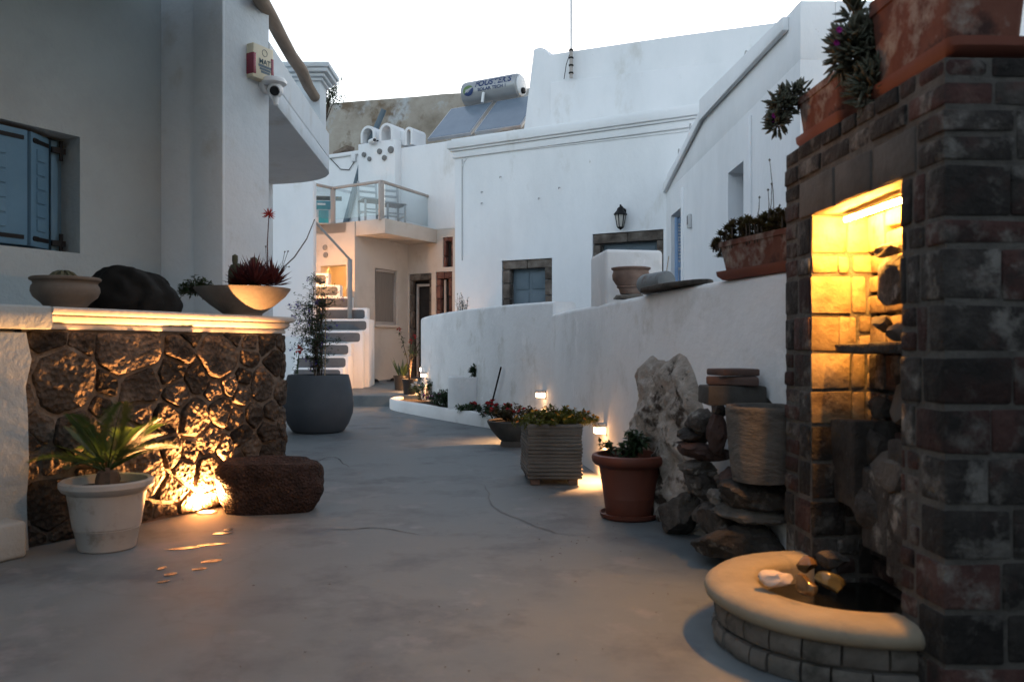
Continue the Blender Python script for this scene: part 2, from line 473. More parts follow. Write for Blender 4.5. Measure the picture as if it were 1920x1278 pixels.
# ================================================================== THE SETTING
def floor_mat():
    m = mat('painted_cement_floor', [(.103, .122, .130), (.142, .164, .173), (.169, .192, .20)], 1.6, .62, .22, 26, .006, det=9, rvar=.12,
            patch=[((.095, .108, .122), 2.3, .58, .08), ((.185, .195, .205), 3.3, .64, .06), ((.22, .22, .22), 24, .745, .02), ((.07, .07, .07), 13, .76, .015)], spec=.35)
    n = m.node_tree
    N, L = n.nodes, n.links
    bs = N['Principled BSDF']
    col = bs.inputs['Base Color'].links[0].from_socket
    tc = [x for x in N if x.type == 'TEX_COORD'][0]
    nz = N.new('ShaderNodeTexNoise'); nz.inputs['Scale'].default_value = 1.6; nz.inputs['Detail'].default_value = 6
    L.new(tc.outputs['Object'], nz.inputs['Vector'])
    mv = N.new('ShaderNodeMix'); mv.data_type = 'RGBA'; mv.blend_type = 'ADD'; mv.inputs[0].default_value = 1.0
    L.new(tc.outputs['Object'], mv.inputs[6]); L.new(nz.outputs['Color'], mv.inputs[7])
    vo = N.new('ShaderNodeTexVoronoi'); vo.feature = 'DISTANCE_TO_EDGE'; vo.inputs['Scale'].default_value = .33
    L.new(mv.outputs[2], vo.inputs['Vector'])
    mr = N.new('ShaderNodeMapRange'); mr.inputs['From Min'].default_value = .0; mr.inputs['From Max'].default_value = .006
    mr.inputs['To Min'].default_value = .14; mr.inputs['To Max'].default_value = 0
    L.new(vo.outputs['Distance'], mr.inputs[0])
    mx = N.new('ShaderNodeMix'); mx.data_type = 'RGBA'
    L.new(mr.outputs[0], mx.inputs[0]); L.new(col, mx.inputs[6]); mx.inputs[7].default_value = (.06, .06, .058, 1)
    L.new(mx.outputs[2], bs.inputs['Base Color'])
    return m
M['floor'] = floor_mat()
g = MB().add([(-150, -60, 0), (150, -60, 0), (150, 240, 0), (-150, 240, 0)], [(0, 1, 2, 3)]).build('ground', M['floor'], base=V((0, 0, 0)))
tag(g, 'grey painted cement floor of the lane between the houses', kind='structure')
# landing in front of the cream house: one step up, then gently rising
lp = [(-5.2, 13.9), (-1.95, 13.9), (-1.5, 14.15), (-.6, 15.2), (-.6, 20), (-6.5, 20), (-6.5, 13.9)]
def lz(y): return .18 + (y - 13.9) * .038
mb = MB()
n_ = len(lp)
mb.add([(x, y, lz(y)) for x, y in lp] + [(x, y, -.05) for x, y in lp],
       [tuple(range(n_))] + [(i, n_ + i, n_ + (i + 1) % n_, (i + 1) % n_) for i in range(n_)])
tag(mb.build('landing', M['floor'], bevel=.012, smooth=False), 'grey landing one step above the lane before the cream house', kind='structure')

# raised terrace behind the garden wall
WA = [V((1.3, 3.4, 0)), V((1.0, 4.5, 0)), V((.84, 5.17, 0)), V((.605, 7.0, 0)), V((.40, 8.6, 0))]
WBE = V((-1.6, 14.0, 0))
rt = [(1.45, 3.5), (1.15, 4.6), (.95, 5.5), (.75, 7.0), (.55, 8.6), (-1.40, 14.0), (-1.0, 14.9), (0, 16), (9, 14), (9, 3.5)]
tag(MB().prism([(x, y, -.02) for x, y in rt], (0, 0, .85)).build('raised_terrace', M['floor']), 'raised terrace floor behind the white garden wall', kind='structure')

def wall_holes(mb, O, D, nrm, s0, s1, z0, z1, holes, dep):
    """wall slab with openings: front in the plane O + D*s, thickness dep against nrm"""
    ss = sorted({s0, s1} | {h[0] for h in holes} | {h[1] for h in holes})
    zs = sorted({z0, z1} | {h[2] for h in holes} | {h[3] for h in holes})
    inh = lambda s, z: any(h[0] < s < h[1] and h[2] < z < h[3] for h in holes)
    O = V(O)
    p = lambda s, z, k: O + D * s + UP * z - nrm * (dep * k)
    for i in range(len(ss) - 1):
        for j in range(len(zs) - 1):
            a, b, c, d = ss[i], ss[i + 1], zs[j], zs[j + 1]
            if inh((a + b) / 2, (c + d) / 2): continue
            for k in (0, 1): mb.add([p(a, c, k), p(b, c, k), p(b, d, k), p(a, d, k)], [(0, 1, 2, 3)])
    for (a, b, c, d) in list(holes) + [(s0, s1, z0, z1)]:
        for (q, r) in (((a, c), (b, c)), ((b, c), (b, d)), ((b, d), (a, d)), ((a, d), (a, c))):
            mb.add([p(*q, 0), p(*r, 0), p(*r, 1), p(*q, 1)], [(0, 1, 2, 3)])
    return mb

# ------------------------------------------------------------------ the house on the left
K = V((-2.78, 6.55, 0)); Bc = V((-2.16, 6.2, 0)); Ee = V((-1.937, 6.6, 0))
LH = thing('house', 'pale rendered house at the left edge with blue shutters and a balcony', 'house', K)
w0, wz0 = hit(150, 475, K, -U); _, wz1 = hit(150, 257, K, -U)
mb = MB()
wall_holes(mb, K, -U, W, 0, 9.0, 0, 4.6, [(w0, w0 + 1.25, wz0, wz1)], .30)
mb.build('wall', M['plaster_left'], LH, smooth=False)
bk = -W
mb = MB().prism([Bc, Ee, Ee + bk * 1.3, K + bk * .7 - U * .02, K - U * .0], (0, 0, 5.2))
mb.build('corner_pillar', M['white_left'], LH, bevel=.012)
a = Bc - U * .0
f1 = Bc + bk * (hit(366, 300, Bc, bk)[0])
MB().prism([Bc - U * .016 + W * .002, f1 - U * .016, f1 + U * .01, Bc + U * .01 + W * .002], (0, 0, 5.2)).build('pilaster_strip', M['white_left'], LH, bevel=.006)
MB().prism([K - U * .3 + UP * 3.78 + W * .0, K - U * 9.0 + UP * 3.78, K - U * 9.0 + UP * 3.78 + W * 2.7, K - U * .35 + UP * 3.78 + W * 2.7], (0, 0, .25)).build('unseen_shade_roof', M['plaster_left'], LH)  # out of view, added to keep the wall below in shade
MB().box((0, -5.5, 2.6), (16, 2, 5.2)).build('unseen_rear_blocker', M['plaster_left'], LH)  # unseen mass behind the camera, added to shade the near ground
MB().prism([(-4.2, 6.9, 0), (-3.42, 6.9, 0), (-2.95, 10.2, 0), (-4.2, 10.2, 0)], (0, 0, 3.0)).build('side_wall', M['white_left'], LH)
# window: folding shutters in a deep reveal
win = MB()
inset = -W
wp = lambda s, z, k: K - U * s + UP * z + inset * k
fr = MB()
for (s0, s1, z0, z1) in ((w0 + .0, w0 + .06, wz0, wz1), (w0 + .06, w0 + 1.25, wz1 - .05, wz1), (w0 + .06, w0 + 1.25, wz0, wz0 + .04)):
    fr.obox(wp(s0, z0, .22), -U * (s1 - s0), inset * .05, UP * (z1 - z0))
wfr = fr.build('window', M['blue'], LH, bevel=.004)
MB().obox(wp(w0 + .06, wz0 + .04, .25), -U * 1.19, inset * .01, UP * (wz1 - wz0 - .09)).build('pane', M['pane'], wfr)
s57 = hit(57, 300, K, -U)[0]
s61 = hit(62, 300, K, -U)[0]
def shutter(p, q, z0, z1, slots):
    """one leaf of the shutter from p to q (plan points)"""
    t = (q - p); L_ = t.length; t = t.normalized()
    n = t.cross(UP)
    if n.dot(W) < 0: n = -n
    leaf = MB().obox(p + UP * z0 - n * .018, t * L_, n * .036, UP * (z1 - z0)).build('shutter', M['blue'], LH, bevel=.004)
    h = (z1 - z0)
    mbs = MB()
    for k in range(6):                      # horizontal boards of the middle panel
        za = z0 + h * (.13 + .124 * k)
        bd = MB().obox(p + t * (L_ * slots[0]) + UP * (za + .009) + n * .0155, t * (L_ * (slots[1] - slots[0])), n * .012, UP * (h * .124 - .018))
        bd.build('board', M['blue'], leaf, bevel=.002, seg=1)
    for zc in (z0 + h * .07, z0 + h * .93):
        st = MB().obox(p + t * (L_ * .05) + UP * (zc - .014) + n * .0185, t * (L_ * .62), n * .006, UP * .028)
        for k in range(3):
            st.disc(p + t * (L_ * (.68 + .085 * k)) + UP * zc + n * .0185, .018, n, 10, .007)
        st.build('strap_hinge', M['iron'], leaf)
P1 = K - U * s57 + inset * .05
P2 = K - U * s61 + inset * .05
shutter(P1, P1 - U * .55, wz0 + .02, wz1 - .03, (.0, .74) if False else (.27, .97))
q2 = K - U * (w0 + .155) + inset * .15
shutter(q2, P2, wz0 + .02, wz1 - .03, (.25, .72))
MB().obox(wp(w0 + .065, wz0 + .02, .16), -U * .05, inset * .05, UP * (wz1 - wz0 - .05)).build('jamb_strip', M['blue'], LH, bevel=.003)
for zc in (wz0 + .07, wz1 - .10):
    hg = MB()
    hg.tube([wp(w0 + .06, zc - .07, .13), wp(w0 + .06, zc + .07, .13)], .014, 8)
    hg.obox(wp(w0 + .03, zc - .02, .12), -U * .1, inset * .02, UP * .04)
    hg.build('hinge_pin', M['iron'], LH)
# balcony over the lane
bz = 3.0
arc = []
far = V((-2.08, 9.25, bz)); bkp = V((-2.95, 10.2, bz))
for k in range(9):
    t = k / 8
    c1 = V((-2.06, 10.05, bz))
    arc.append(far * (1 - t) ** 2 + c1 * 2 * t * (1 - t) + bkp * t * t)
pts = [V((Ee.x, Ee.y + .0, bz))] + arc + [V((-3.5, 10.2, bz)), V((-3.5, 6.9, bz)), V((Ee.x - .4, Ee.y + .2, bz))]
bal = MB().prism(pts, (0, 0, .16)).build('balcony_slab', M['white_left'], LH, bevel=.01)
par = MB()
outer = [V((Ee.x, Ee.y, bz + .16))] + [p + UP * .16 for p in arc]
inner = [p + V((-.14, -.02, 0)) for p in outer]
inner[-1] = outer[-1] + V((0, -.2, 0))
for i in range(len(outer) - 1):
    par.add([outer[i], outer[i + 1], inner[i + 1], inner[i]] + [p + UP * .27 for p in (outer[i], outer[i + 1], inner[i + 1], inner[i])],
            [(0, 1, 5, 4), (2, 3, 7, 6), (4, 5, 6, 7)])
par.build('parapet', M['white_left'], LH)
cx, cy = -2.232, 9.12
ps = MB().box((cx, cy, bz + .66), (.30, .30, .50)).build('parapet_post', M['white_left'], LH, bevel=.015)
cpm = MB()
for (z0, z1, e) in ((3.88, 3.915, .03), (3.915, 3.955, .06), (3.955, 4.0, .10), (4.0, 4.055, .12)):
    cpm.box((cx, cy, (z0 + z1) / 2), (.30 + 2 * e, .30 + 2 * e, z1 - z0))
cpm.build('cornice_cap', M['white_left'], ps, bevel=.012)
pole0, pole1 = at(480, -14, 6.3), at(592, 184, 9.0)
MB().tube([pole0 + (pole1 - pole0) * (k / 6) + V((.01 * math.sin(k * 2), 0, .008 * math.cos(k * 3))) for k in range(7)], [.062, .06, .06, .058, .06, .057, .056], 12).build('handrail_pole', M['wood'], LH)

# alarm box and camera on the pillar
nW = W
def on_pillar(px, py, k=0.0):
    s, z = hit(px, py, Bc, U)
    return Bc + U * s + UP * z + W * k
ab = thing('alarm_box', 'ivory alarm siren box with dark red side lenses on the pillar', 'alarm', on_pillar(482, 110))
p0 = on_pillar(462, 146); p1 = on_pillar(500, 150)
wd = (V((p1.x, p1.y, 0)) - V((p0.x, p0.y, 0))).length
o_ = V((p0.x, p0.y, p0.z - .0)); hh = hit(462, 82, Bc, U)[1] - p0.z
MB().obox(o_, U * wd, W * .075, UP * hh).build('cover', M['ivory'], ab, bevel=.008)
for s in (-1, 1):
    so_ = o_ + UP * hh * .10 + (U * -.003 if s < 0 else U * (wd - .028))
    MB().obox(so_, U * .031, W * .079, UP * hh * .62).build('strobe_lens', M['maroon'], ab, bevel=.006)
rg = MB()
cc = o_ + U * wd * .55 + UP * hh * .80 + W * .0765
rg.tube([cc + (U * math.cos(t * .3142) + UP * math.sin(t * .3142)) * .026 for t in range(21)], .0022, 5)
rg.build('speaker_ring', M['vent'], ab)
def text_mesh(body, size, mt, origin, ax, ay, parent, name='lettering', bend=None, align='CENTER', bold=.0, th=.0015):
    cu = bpy.data.curves.new(name, 'FONT')
    cu.body = body; cu.size = size; cu.align_x = align; cu.align_y = 'CENTER'; cu.offset = bold
    ob = bpy.data.objects.new(name, cu)
    COL.objects.link(ob)
    dg = bpy.context.evaluated_depsgraph_get()
    me = bpy.data.meshes.new_from_object(ob.evaluated_get(dg))
    bpy.data.objects.remove(ob)
    o = MB()
    for v in me.vertices:
        o.v.append(bend(v.co.x, v.co.y) if bend else origin + ax * v.co.x + ay * v.co.y)
    o.f = [tuple(p.vertices) for p in me.polygons]
    bpy.data.meshes.remove(me)
    return o.build(name, mt, parent, smooth=False)
text_mesh('MAT', .058, M['ink'], o_ + U * wd * .55 + UP * hh * .52 + W * .0775, U, UP, ab, bold=.001)
tp = MB()
for k, (q, r, h_) in enumerate(((.24, .86, .05), (.30, .84, .035), (.36, .80, .03))):
    tp.obox(o_ + U * wd * q + UP * hh * (.36 - .085 * k) + W * .0765, U * wd * (r - q), W * .001, UP * hh * (.07 if k else .075))
tp.build('label_print', M['blue_grey'], ab, smooth=False)
sc_ = thing('security_camera', 'white dome security camera on the pillar corner below the alarm', 'camera', on_pillar(500, 165))
c0 = on_pillar(498, 160, .0)
MB().tube([c0, c0 + W * .045], [.075, .07], 24).build('mount_plate', M['cam_white'], sc_, bevel=.004)
bp_ = c0 + W * .06 + V((.01, 0, -.0))
MB().lathe([(0, .035), (.085, .03), (.098, .012), (.098, -.008), (.075, -.02), (0, -.02)], c0 + W * .09 + UP * .005, 28).build('hood', M['cam_white'], sc_)
hc = c0 + W * .105 - UP * .055
look = V((.15, -.85, -.35)).normalized()
sp = MB()
sp.lathe([(.062 * math.sin(math.pi * k / 12), -.062 * math.cos(math.pi * k / 12)) for k in range(13)], hc, 22)
hd = sp.build('head', M['cam_white'], sc_)
MB().tube([hc + look * .045, hc + look * .07], [.04, .036], 20).build('lens', M['lens'], hd)
MB().tube([hc - UP * .05, hc - UP * .12 + W * .01], [.03, .018], 12).build('cable_boot', M['cam_white'], sc_)
cw = on_pillar(499, 143, .03)
MB().tube([cw, cw + V((.03, 0, -.03)), c0 + W * .06 + UP * .03], .006, 6).build('cable', M['iron'], sc_)

# ------------------------------------------------------------------ stone-faced terrace wall
A0 = V((-2.447, 4.08, 0))
L1, RC = 1.70, .20
Cc = A0 + U * L1 - W * RC
def path(s, off=0.0):
    """plan point and outward normal along the terrace wall face"""
    if s <= L1: return A0 + U * s + W * off, W.copy()
    t = (s - L1) / RC
    if t < math.pi / 2:
        n = W * math.cos(t) + U * math.sin(t)
        return Cc + n * (RC + off), n
    e = s - L1 - RC * math.pi / 2
    return Cc + U * (RC + off) - W * e, U.copy()
LT = L1 + RC * math.pi / 2 + .75
TH = 1.09
TW = thing('terrace_wall', 'low wall faced with dark lava stones under a pale moulded cornice', 'wall', A0 + U * .9)
def ribbon(prof, s0, s1, n):
    """a profile (outward offset, height) swept along the wall path"""
    mb = MB()
    k = len(prof)
    for i in range(n + 1):
        s = s0 + (s1 - s0) * i / n
        for (o, z) in prof:
            p, nn = path(s, o)
            mb.v.append(p + UP * z)
    mb.f = [(i * k + j, (i + 1) * k + j, (i + 1) * k + j + 1, i * k + j + 1) for i in range(n) for j in range(k - 1)]
    mb.f += [tuple(range(k - 1, -1, -1)), tuple(n * k + j for j in range(k))]
    return mb
mb = MB()
ni, nj = 170, 70
for i in range(ni + 1):
    s = .02 + (LT - .02) * i / ni
    for j in range(nj + 1):
        z = (TH + .02) * j / nj
        p, nn = path(s, .010 + .005 * fb((s * 9, z * 9, 40), 3) + .005 * fb((s * 38, z * 38, 7), 3))
        mb.v.append(p + UP * z)
mb.f = [(i * (nj + 1) + j, (i + 1) * (nj + 1) + j, (i + 1) * (nj + 1) + j + 1, i * (nj + 1) + j + 1) for i in range(ni) for j in range(nj)]
mb.build('mortar_face', M['mortar'], TW, ang=80)
ribbon([(-.25, 0), (-.03, 0), (-.03, TH + .02), (-.25, TH + .02)], .02, LT, 90).build('wall_core', M['mortar'], TW)
def poly_clip(poly, m, n):
    out = []
    for i in range(len(poly)):
        a, b = poly[i], poly[(i + 1) % len(poly)]
        da, db = (a[0] - m[0]) * n[0] + (a[1] - m[1]) * n[1], (b[0] - m[0]) * n[0] + (b[1] - m[1]) * n[1]
        if da <= 0: out.append(a)
        if da * db < 0:
            t = da / (da - db)
            out.append((a[0] + (b[0] - a[0]) * t, a[1] + (b[1] - a[1]) * t))
    return out
rnd = random.Random(11)
seeds = []
tries = 0
while len(seeds) < 150 and tries < 9000:
    tries += 1
    s, z = rnd.uniform(0, LT), rnd.uniform(.0, TH)
    big = rnd.choice((.30, .25, .19, .13, .10))
    if s > L1 - .15: big = min(big, .16)
    if all(((s - q[0]) / 1.15) ** 2 + (z - q[1]) ** 2 > (.5 * (big + q[2])) ** 2 for q in seeds): seeds.append((s, z, big))
for i, (s, z, bgs) in enumerate(seeds):
    poly = [(0.03, .005), (LT, .005), (LT, TH - .005), (0.03, TH - .005)]
    for j, q in enumerate(seeds):
        if j == i or abs(q[0] - s) > .8: continue
        dx, dz = q[0] - s, q[1] - z
        # weighted bisector: larger stones claim more of the wall
        f_ = .5 + .22 * (bgs - q[2]) / .2
        poly = poly_clip(poly, (s + dx * f_, z + dz * f_), (dx, dz))
        if len(poly) < 3: break
    if len(poly) < 3: continue
    cx = sum(p[0] for p in poly) / len(poly); cz = sum(p[1] for p in poly) / len(poly)
    # resample and roughen the outline
    per = []
    for a_, b_ in zip(poly, poly[1:] + poly[:1]):
        l_ = math.hypot(b_[0] - a_[0], b_[1] - a_[1])
        for t in range(max(1, int(l_ / .02))):
            f_ = t / max(1, int(l_ / .02))
            per.append((a_[0] + (b_[0] - a_[0]) * f_, a_[1] + (b_[1] - a_[1]) * f_))
    m_ = len(per)
    if m_ < 5: continue
    # soften corners
    for _ in range(1):
        per = [((per[k - 1][0] + 2 * per[k][0] + per[(k + 1) % m_][0]) / 4, (per[k - 1][1] + 2 * per[k][1] + per[(k + 1) % m_][1]) / 4) for k in range(m_)]
    area = abs(sum(per[k - 1][0] * per[k][1] - per[k][0] * per[k - 1][1] for k in range(m_))) / 2
    H_ = rnd.uniform(.022, .042) * min(1.2, .6 + area / .05)
    gap = rnd.uniform(.004, .016)
    tl = (rnd.uniform(-.10, .10), rnd.uniform(-.10, .10))
    mbs = MB()
    rings = [(1.0, -.03, 0), (1.0, .5, 0), (.95, .95, 0), (.86, 1.0, 1), (.74, 1.0, 1), (.62, 1.0, 1), (.50, 1.0, 1), (.38, 1.0, 1), (.26, 1.0, 1), (.13, 1.0, 1)]
    r_ = math.sqrt(area / math.pi)
    for (k_, h_, rf) in rings:
        for (x, y) in per:
            dx, dz = x - cx, y - cz
            g_ = max(.3, 1 - gap / max(.02, math.hypot(dx, dz)))
            x2, z2 = cx + dx * k_ * g_, cz + dz * k_ * g_
            nz_ = fb((x2 * 11, z2 * 11, i * 2.3), 4)
            x2 += .006 * noise.noise(V((x2 * 30, z2 * 30, i)))
            dep = H_ * h_ + (.009 * nz_ + .007 * fb((x2 * 42, z2 * 42, i), 3) + tl[0] * (x2 - cx) + tl[1] * (z2 - cz)) * (1 if h_ > .3 else 0)
            p, nn = path(x2, max(dep, -.02))
            mbs.v.append(p + UP * z2)
    c_, nn = path(cx, H_ + .016 * fb((cx * 11, cz * 11, i * 2.3), 4) * .7)
    mbs.v.append(c_ + UP * cz)
    nr = len(rings)
    for q in range(nr - 1):
        mbs.f += [(q * m_ + k, q * m_ + (k + 1) % m_, (q + 1) * m_ + (k + 1) % m_, (q + 1) * m_ + k) for k in range(m_)]
    mbs.f += [((nr - 1) * m_ + k, (nr - 1) * m_ + (k + 1) % m_, nr * m_) for k in range(m_)]
    mbs.build('stone', M['lava'], TW, ang=60)
# cornice, plaster end and top
ribbon([(-.10, TH + .0), (.030, TH + .0), (.034, TH + .006), (.034, TH + .022), (.026, TH + .026), (.026, TH + .030), (.048, TH + .036), (.060, TH + .048), (.066, TH + .064), (.058, TH + .068), (.058, TH + .073), (.092, TH + .080), (.098, TH + .092), (.098, TH + .105), (.088, TH + .112), (-.10, TH + .112)], .13, LT, 80).build('cornice', M['trim'], TW, ang=50)
ribbon([(-.2, TH - .02), (.075, TH - .0), (.09, TH + .03), (.085, TH + .105), (.07, TH + .115), (-.2, TH + .115)], -1.4, .13, 12).build('plaster_cap', M['plaster_left'], TW)
pe = MB()
for i in range(13):
    s = -1.4 + i * (1.425 / 12)
    for j in range(9):
        z = j * (TH - .02) / 8
        e = (.035 * fb((z * 6, 3, 1), 3) if i == 12 else 0)
        p, nn = path(s + e, .055 + .006 * fb((s * 5, z * 5, 0), 3))
        pe.v.append(p + UP * z)
pe.f = [(i * 9 + j, (i + 1) * 9 + j, (i + 1) * 9 + j + 1, i * 9 + j + 1) for i in range(12) for j in range(8)]
k_ = len(pe.v)
for j in range(9):
    p, nn = path(.01, -.02)
    pe.v.append(p + UP * (j * (TH - .02) / 8))
pe.f += [(12 * 9 + j, k_ + j, k_ + j + 1, 12 * 9 + j + 1) for j in range(8)]
pe.build('plaster_face', M['plaster_left'], TW)  # vignette darkening put into the colour: house render instead of whitewash
MB().prism([path(-1.4, -.05)[0] + UP * .9, path(L1, -.05)[0] + UP * .9, path(LT - .2, -.05)[0] + UP * .9, K - W * .1 + U * 1.2 + UP * .9, K - U * 4 - W * .1 + UP * .9, K - U * 4 + W * .9 + UP * .9], (0, 0, .295)).build('top_slab', M['white'], TW)
q0 = floor_at(52, 1044); 
pl_ = MB().prism([q0, q0 - U * 1.6, q0 - U * 1.6 - W * .3, q0 - W * .3], (0, 0, .175))
tag(pl_.build('plinth_block', M['plaster_left'], bevel=.02, seg=3), 'short white plinth block at the foot of the plastered wall end', 'plinth')  # darker render here also carries the vignette in its colour

# ------------------------------------------------------------------ wall and stairs left of the cream house
sw0, sw1 = at(470, 700, 15.35).x, at(588, 700, 15.35).x
mb = MB().box(((sw0 + sw1) / 2, 15.47, 2.05), (sw1 - sw0, .24, 4.1))
tag(mb.build('stair_wall', M['white_far'], bevel=.03, seg=3), 'tall white wall beside the curved outdoor stairs', 'wall')
ST = thing('staircase', 'curved white outdoor stairs with grey painted risers', 'staircase', (-3.4, 15.2, .2))
steps = [(14.35, 712, 540, 632), (14.6, 689, 551, 638), (14.84, 667, 557, 648), (15.08, 643, 586, 653), (15.32, 620, 590, 675), (15.56, 598, 588, 687), (15.80, 577, 588, 684), (16.02, 556, 588, 654), (16.24, 534, 588, 633), (16.44, 512, 580, 611)]
for i, (d, yt, xl, xr) in enumerate(steps):
    zt = CH + (HZ - yt) / F * d
    x0, x1 = (xl - 5 - 960) / F * d, (xr + 5 - 960) / F * d
    zb = .12
    blk = MB()
    dpt = .62 if i < 6 else .25
    blk.prism([(x0, d, zb), (x1, d, zb), (x1, d + dpt, zb), (x0, d + dpt, zb)], (0, 0, zt - zb))
    st = blk.build('step', M['white_far'], ST, bevel=.012, seg=2)
    # grey panel with rounded right end
    r0, r1 = (xl - 960) / F * d, (xr - 960) / F * d
    z1_, z0_ = zt - .035, zt - .205
    rad = .05
    pts = [(r0 + .02, z0_), (r1 - rad, z0_)] + [(r1 - rad + rad * math.sin(t * math.pi / 8), z0_ + rad - rad * math.cos(t * math.pi / 8)) for t in range(1, 5)] + \
          [(r1 - rad + rad * math.cos(t * math.pi / 8), z1_ - rad + rad * math.sin(t * math.pi / 8)) for t in range(0, 5)] + [(r0 + .02, z1_), (r0, z1_ - .03), (r0, z0_ + .03)]
    MB().prism([(x, d + .001, z) for x, z in pts], (0, -.006, 0)).build('riser', M['grey_step'], st)
    if i < 9: MB().box(((r0 + r1) / 2, d + .15, zt + .002), (r1 - r0 - .08, .19, .004)).build('tread', M['grey_step'], st)
hr = thing('stair_handrail', 'grey flat metal handrail and post on the outdoor stairs', 'handrail', at(655, 620, 15.85))
MB().beam(at(589, 414, 15.6), at(657, 488, 15.75), .05, .045).build('rail', M['grey_paint'], hr, bevel=.008)
MB().beam(at(656, 486, 15.75), at(656, 622, 15.75), .085, .05, V((0, 1, 0))).build('post', M['grey_paint'], hr, bevel=.006)

# ------------------------------------------------------------------ cream house with the glass balcony
Ec = V((-3.14, 16.5, 0))
E2 = Ec + U * 1.78
CH_ = thing('house', 'cream two storey house with glass balcony at the end of the lane', 'house', Ec)
def hole(O, D, a, b):
    s0, z1 = hit(a[0], a[1], O, D); s1, z0 = hit(b[0], b[1], O, D)
    if s0 > s1: s0, s1 = s1, s0
    return [s0, s1, min(z0, z1), max(z0, z1)]
dh = hole(Ec, -W, (653, 497), (601, 497)); dh[2], dh[3] = .3, hit(630, 497, Ec, -W)[1]
wh = hole(Ec, U, (703, 502), (745, 609))
mb = MB()
wall_holes(mb, Ec, -W, -U, 0, 2.2, .1, 3.5, [tuple(dh)], .25)
mb.build('wall', M['cream'], CH_, smooth=False)
mb = MB()
wall_holes(mb, Ec + W * .001 - U * .001, U, W, 0, 1.781, .1, 3.5, [tuple(wh)], .22)
mb.build('wall', M['cream'], CH_, smooth=False)
# window with blind, frame and sill
g0 = lambda s, z, k: Ec + U * s + UP * z - W * k
wf = MB()
for (a, b, c, d) in ((wh[0], wh[0] + .06, wh[2], wh[3]), (wh[1] - .06, wh[1], wh[2], wh[3]), (wh[0] + .06, wh[1] - .06, wh[3] - .06, wh[3]), (wh[0] + .06, wh[1] - .06, wh[2], wh[2] + .06)):
    wf.obox(g0(a, c, .03), U * (b - a), -W * .06, UP * (d - c))
wf = wf.build('window', M['rail'], CH_, bevel=.005)
MB().obox(g0(wh[0] + .06, wh[2] + .06, .06), U * (wh[1] - wh[0] - .12), -W * .02, UP * (wh[3] - wh[2] - .12)).build('blind', M['curtain'], wf)
MB().obox(g0(wh[0] - .05, wh[2] - .06, -.06), U * (wh[1] - wh[0] + .1), -W * .12, UP * .055).build('sill', M['cream'], wf, bevel=.008)
# set-back wall with two doors, carried up as the white storey above the balcony
e2 = lambda px, py: hit(px, py, E2, W)
def h2(a, b):
    return tuple(hole(E2, W, a, b))
d1 = list(h2((767, 514), (809, 600))); d1[2] = .32
d2 = list(h2((817, 510), (848, 600))); d2[2] = .32
d3 = list(h2((830, 445), (849, 500)))
mb = MB()
wall_holes(mb, E2, W, -U, -.0, 1.6, .1, 3.5, [tuple(d1), tuple(d2), tuple(d3)], .25)
mb.build('wall', M['cream'], CH_, smooth=False)
mb = MB()
zt_l, zt_r = e2(640, 282)[1], e2(855, 262)[1]
mb.obox(E2 - W * 3.3 + UP * 3.5, W * 4.9, U * .3, UP * (zt_r - 3.5 + .0))
mb.build('upper_wall', M['white_far'], CH_, bevel=.03, seg=3)
def stone_surround(O, D, nrm, h, wd, mt, parent, top=.18, rn=3):
    """jamb and lintel blocks just inside an opening"""
    rr = random.Random(int(h[0] * 1000) + rn)
    for side in (0, 1):
        z = h[2]
        while z < h[3] - top - .02:
            dz = min(rr.uniform(.22, .42), h[3] - top - z)
            s_ = h[0] + .004 if side == 0 else h[1] - wd - .004
            MB().obox(O + D * s_ + UP * (z + .005) - nrm * rr.uniform(.012, .03), D * wd, -nrm * .12, UP * (dz - .01)).build('jamb_block', mt, parent, bevel=.012)
            z += dz
    n = 2
    for k in range(n):
        a, b = h[0] + .004 + (h[1] - h[0] - .008) * k / n, h[0] + .004 + (h[1] - h[0] - .008) * (k + 1) / n
        MB().obox(O + D * (a + .004) + UP * (h[3] - top) - nrm * rr.uniform(.01, .025), D * (b - a - .008), -nrm * .12, UP * (top - .006)).build('lintel_block', mt, parent, bevel=.012)
for (h, mt_) in ((d1, 'stone_frame'), (d2, 'red_frame')):
    stone_surround(E2, W, -U, h, .07 if h is d1 else .10, M[mt_], CH_, .14)
    MB().obox(E2 + W * h[0] + U * .2 + UP * h[2], W * (h[1] - h[0]), U * .03, UP * (h[3] - h[2])).build('door', M['dark_in'], CH_)
dfm = MB()
for q in (.10, .30):
    pass
dw = d1[1] - d1[0]
dfm.obox(E2 + W * (d1[0] + .12) + U * .10 + UP * d1[2], W * .05, U * .05, UP * (d1[3] - d1[2] - .22))
dfm.obox(E2 + W * (d1[0] + .12) + U * .10 + UP * (d1[3] - .27), W * (dw - .2), U * .05, UP * .05)
dfm.build('door_frame', M['rail'], CH_, bevel=.005)
MB().obox(E2 + W * (d2[0] + .13) + U * .12 + UP * d2[2], W * .05, U * .05, UP * (d2[3] - d2[2] - .16)).build('door_frame', M['rail'], CH_, bevel=.005)
stone_surround(E2, W, -U, d3, .05, M['red_frame'], CH_, .08)
MB().obox(E2 + W * d3[0] + U * .15 + UP * d3[2], W * (d3[1] - d3[0]), U * .03, UP * (d3[3] - d3[2])).build('window', M['dark_in'], CH_)
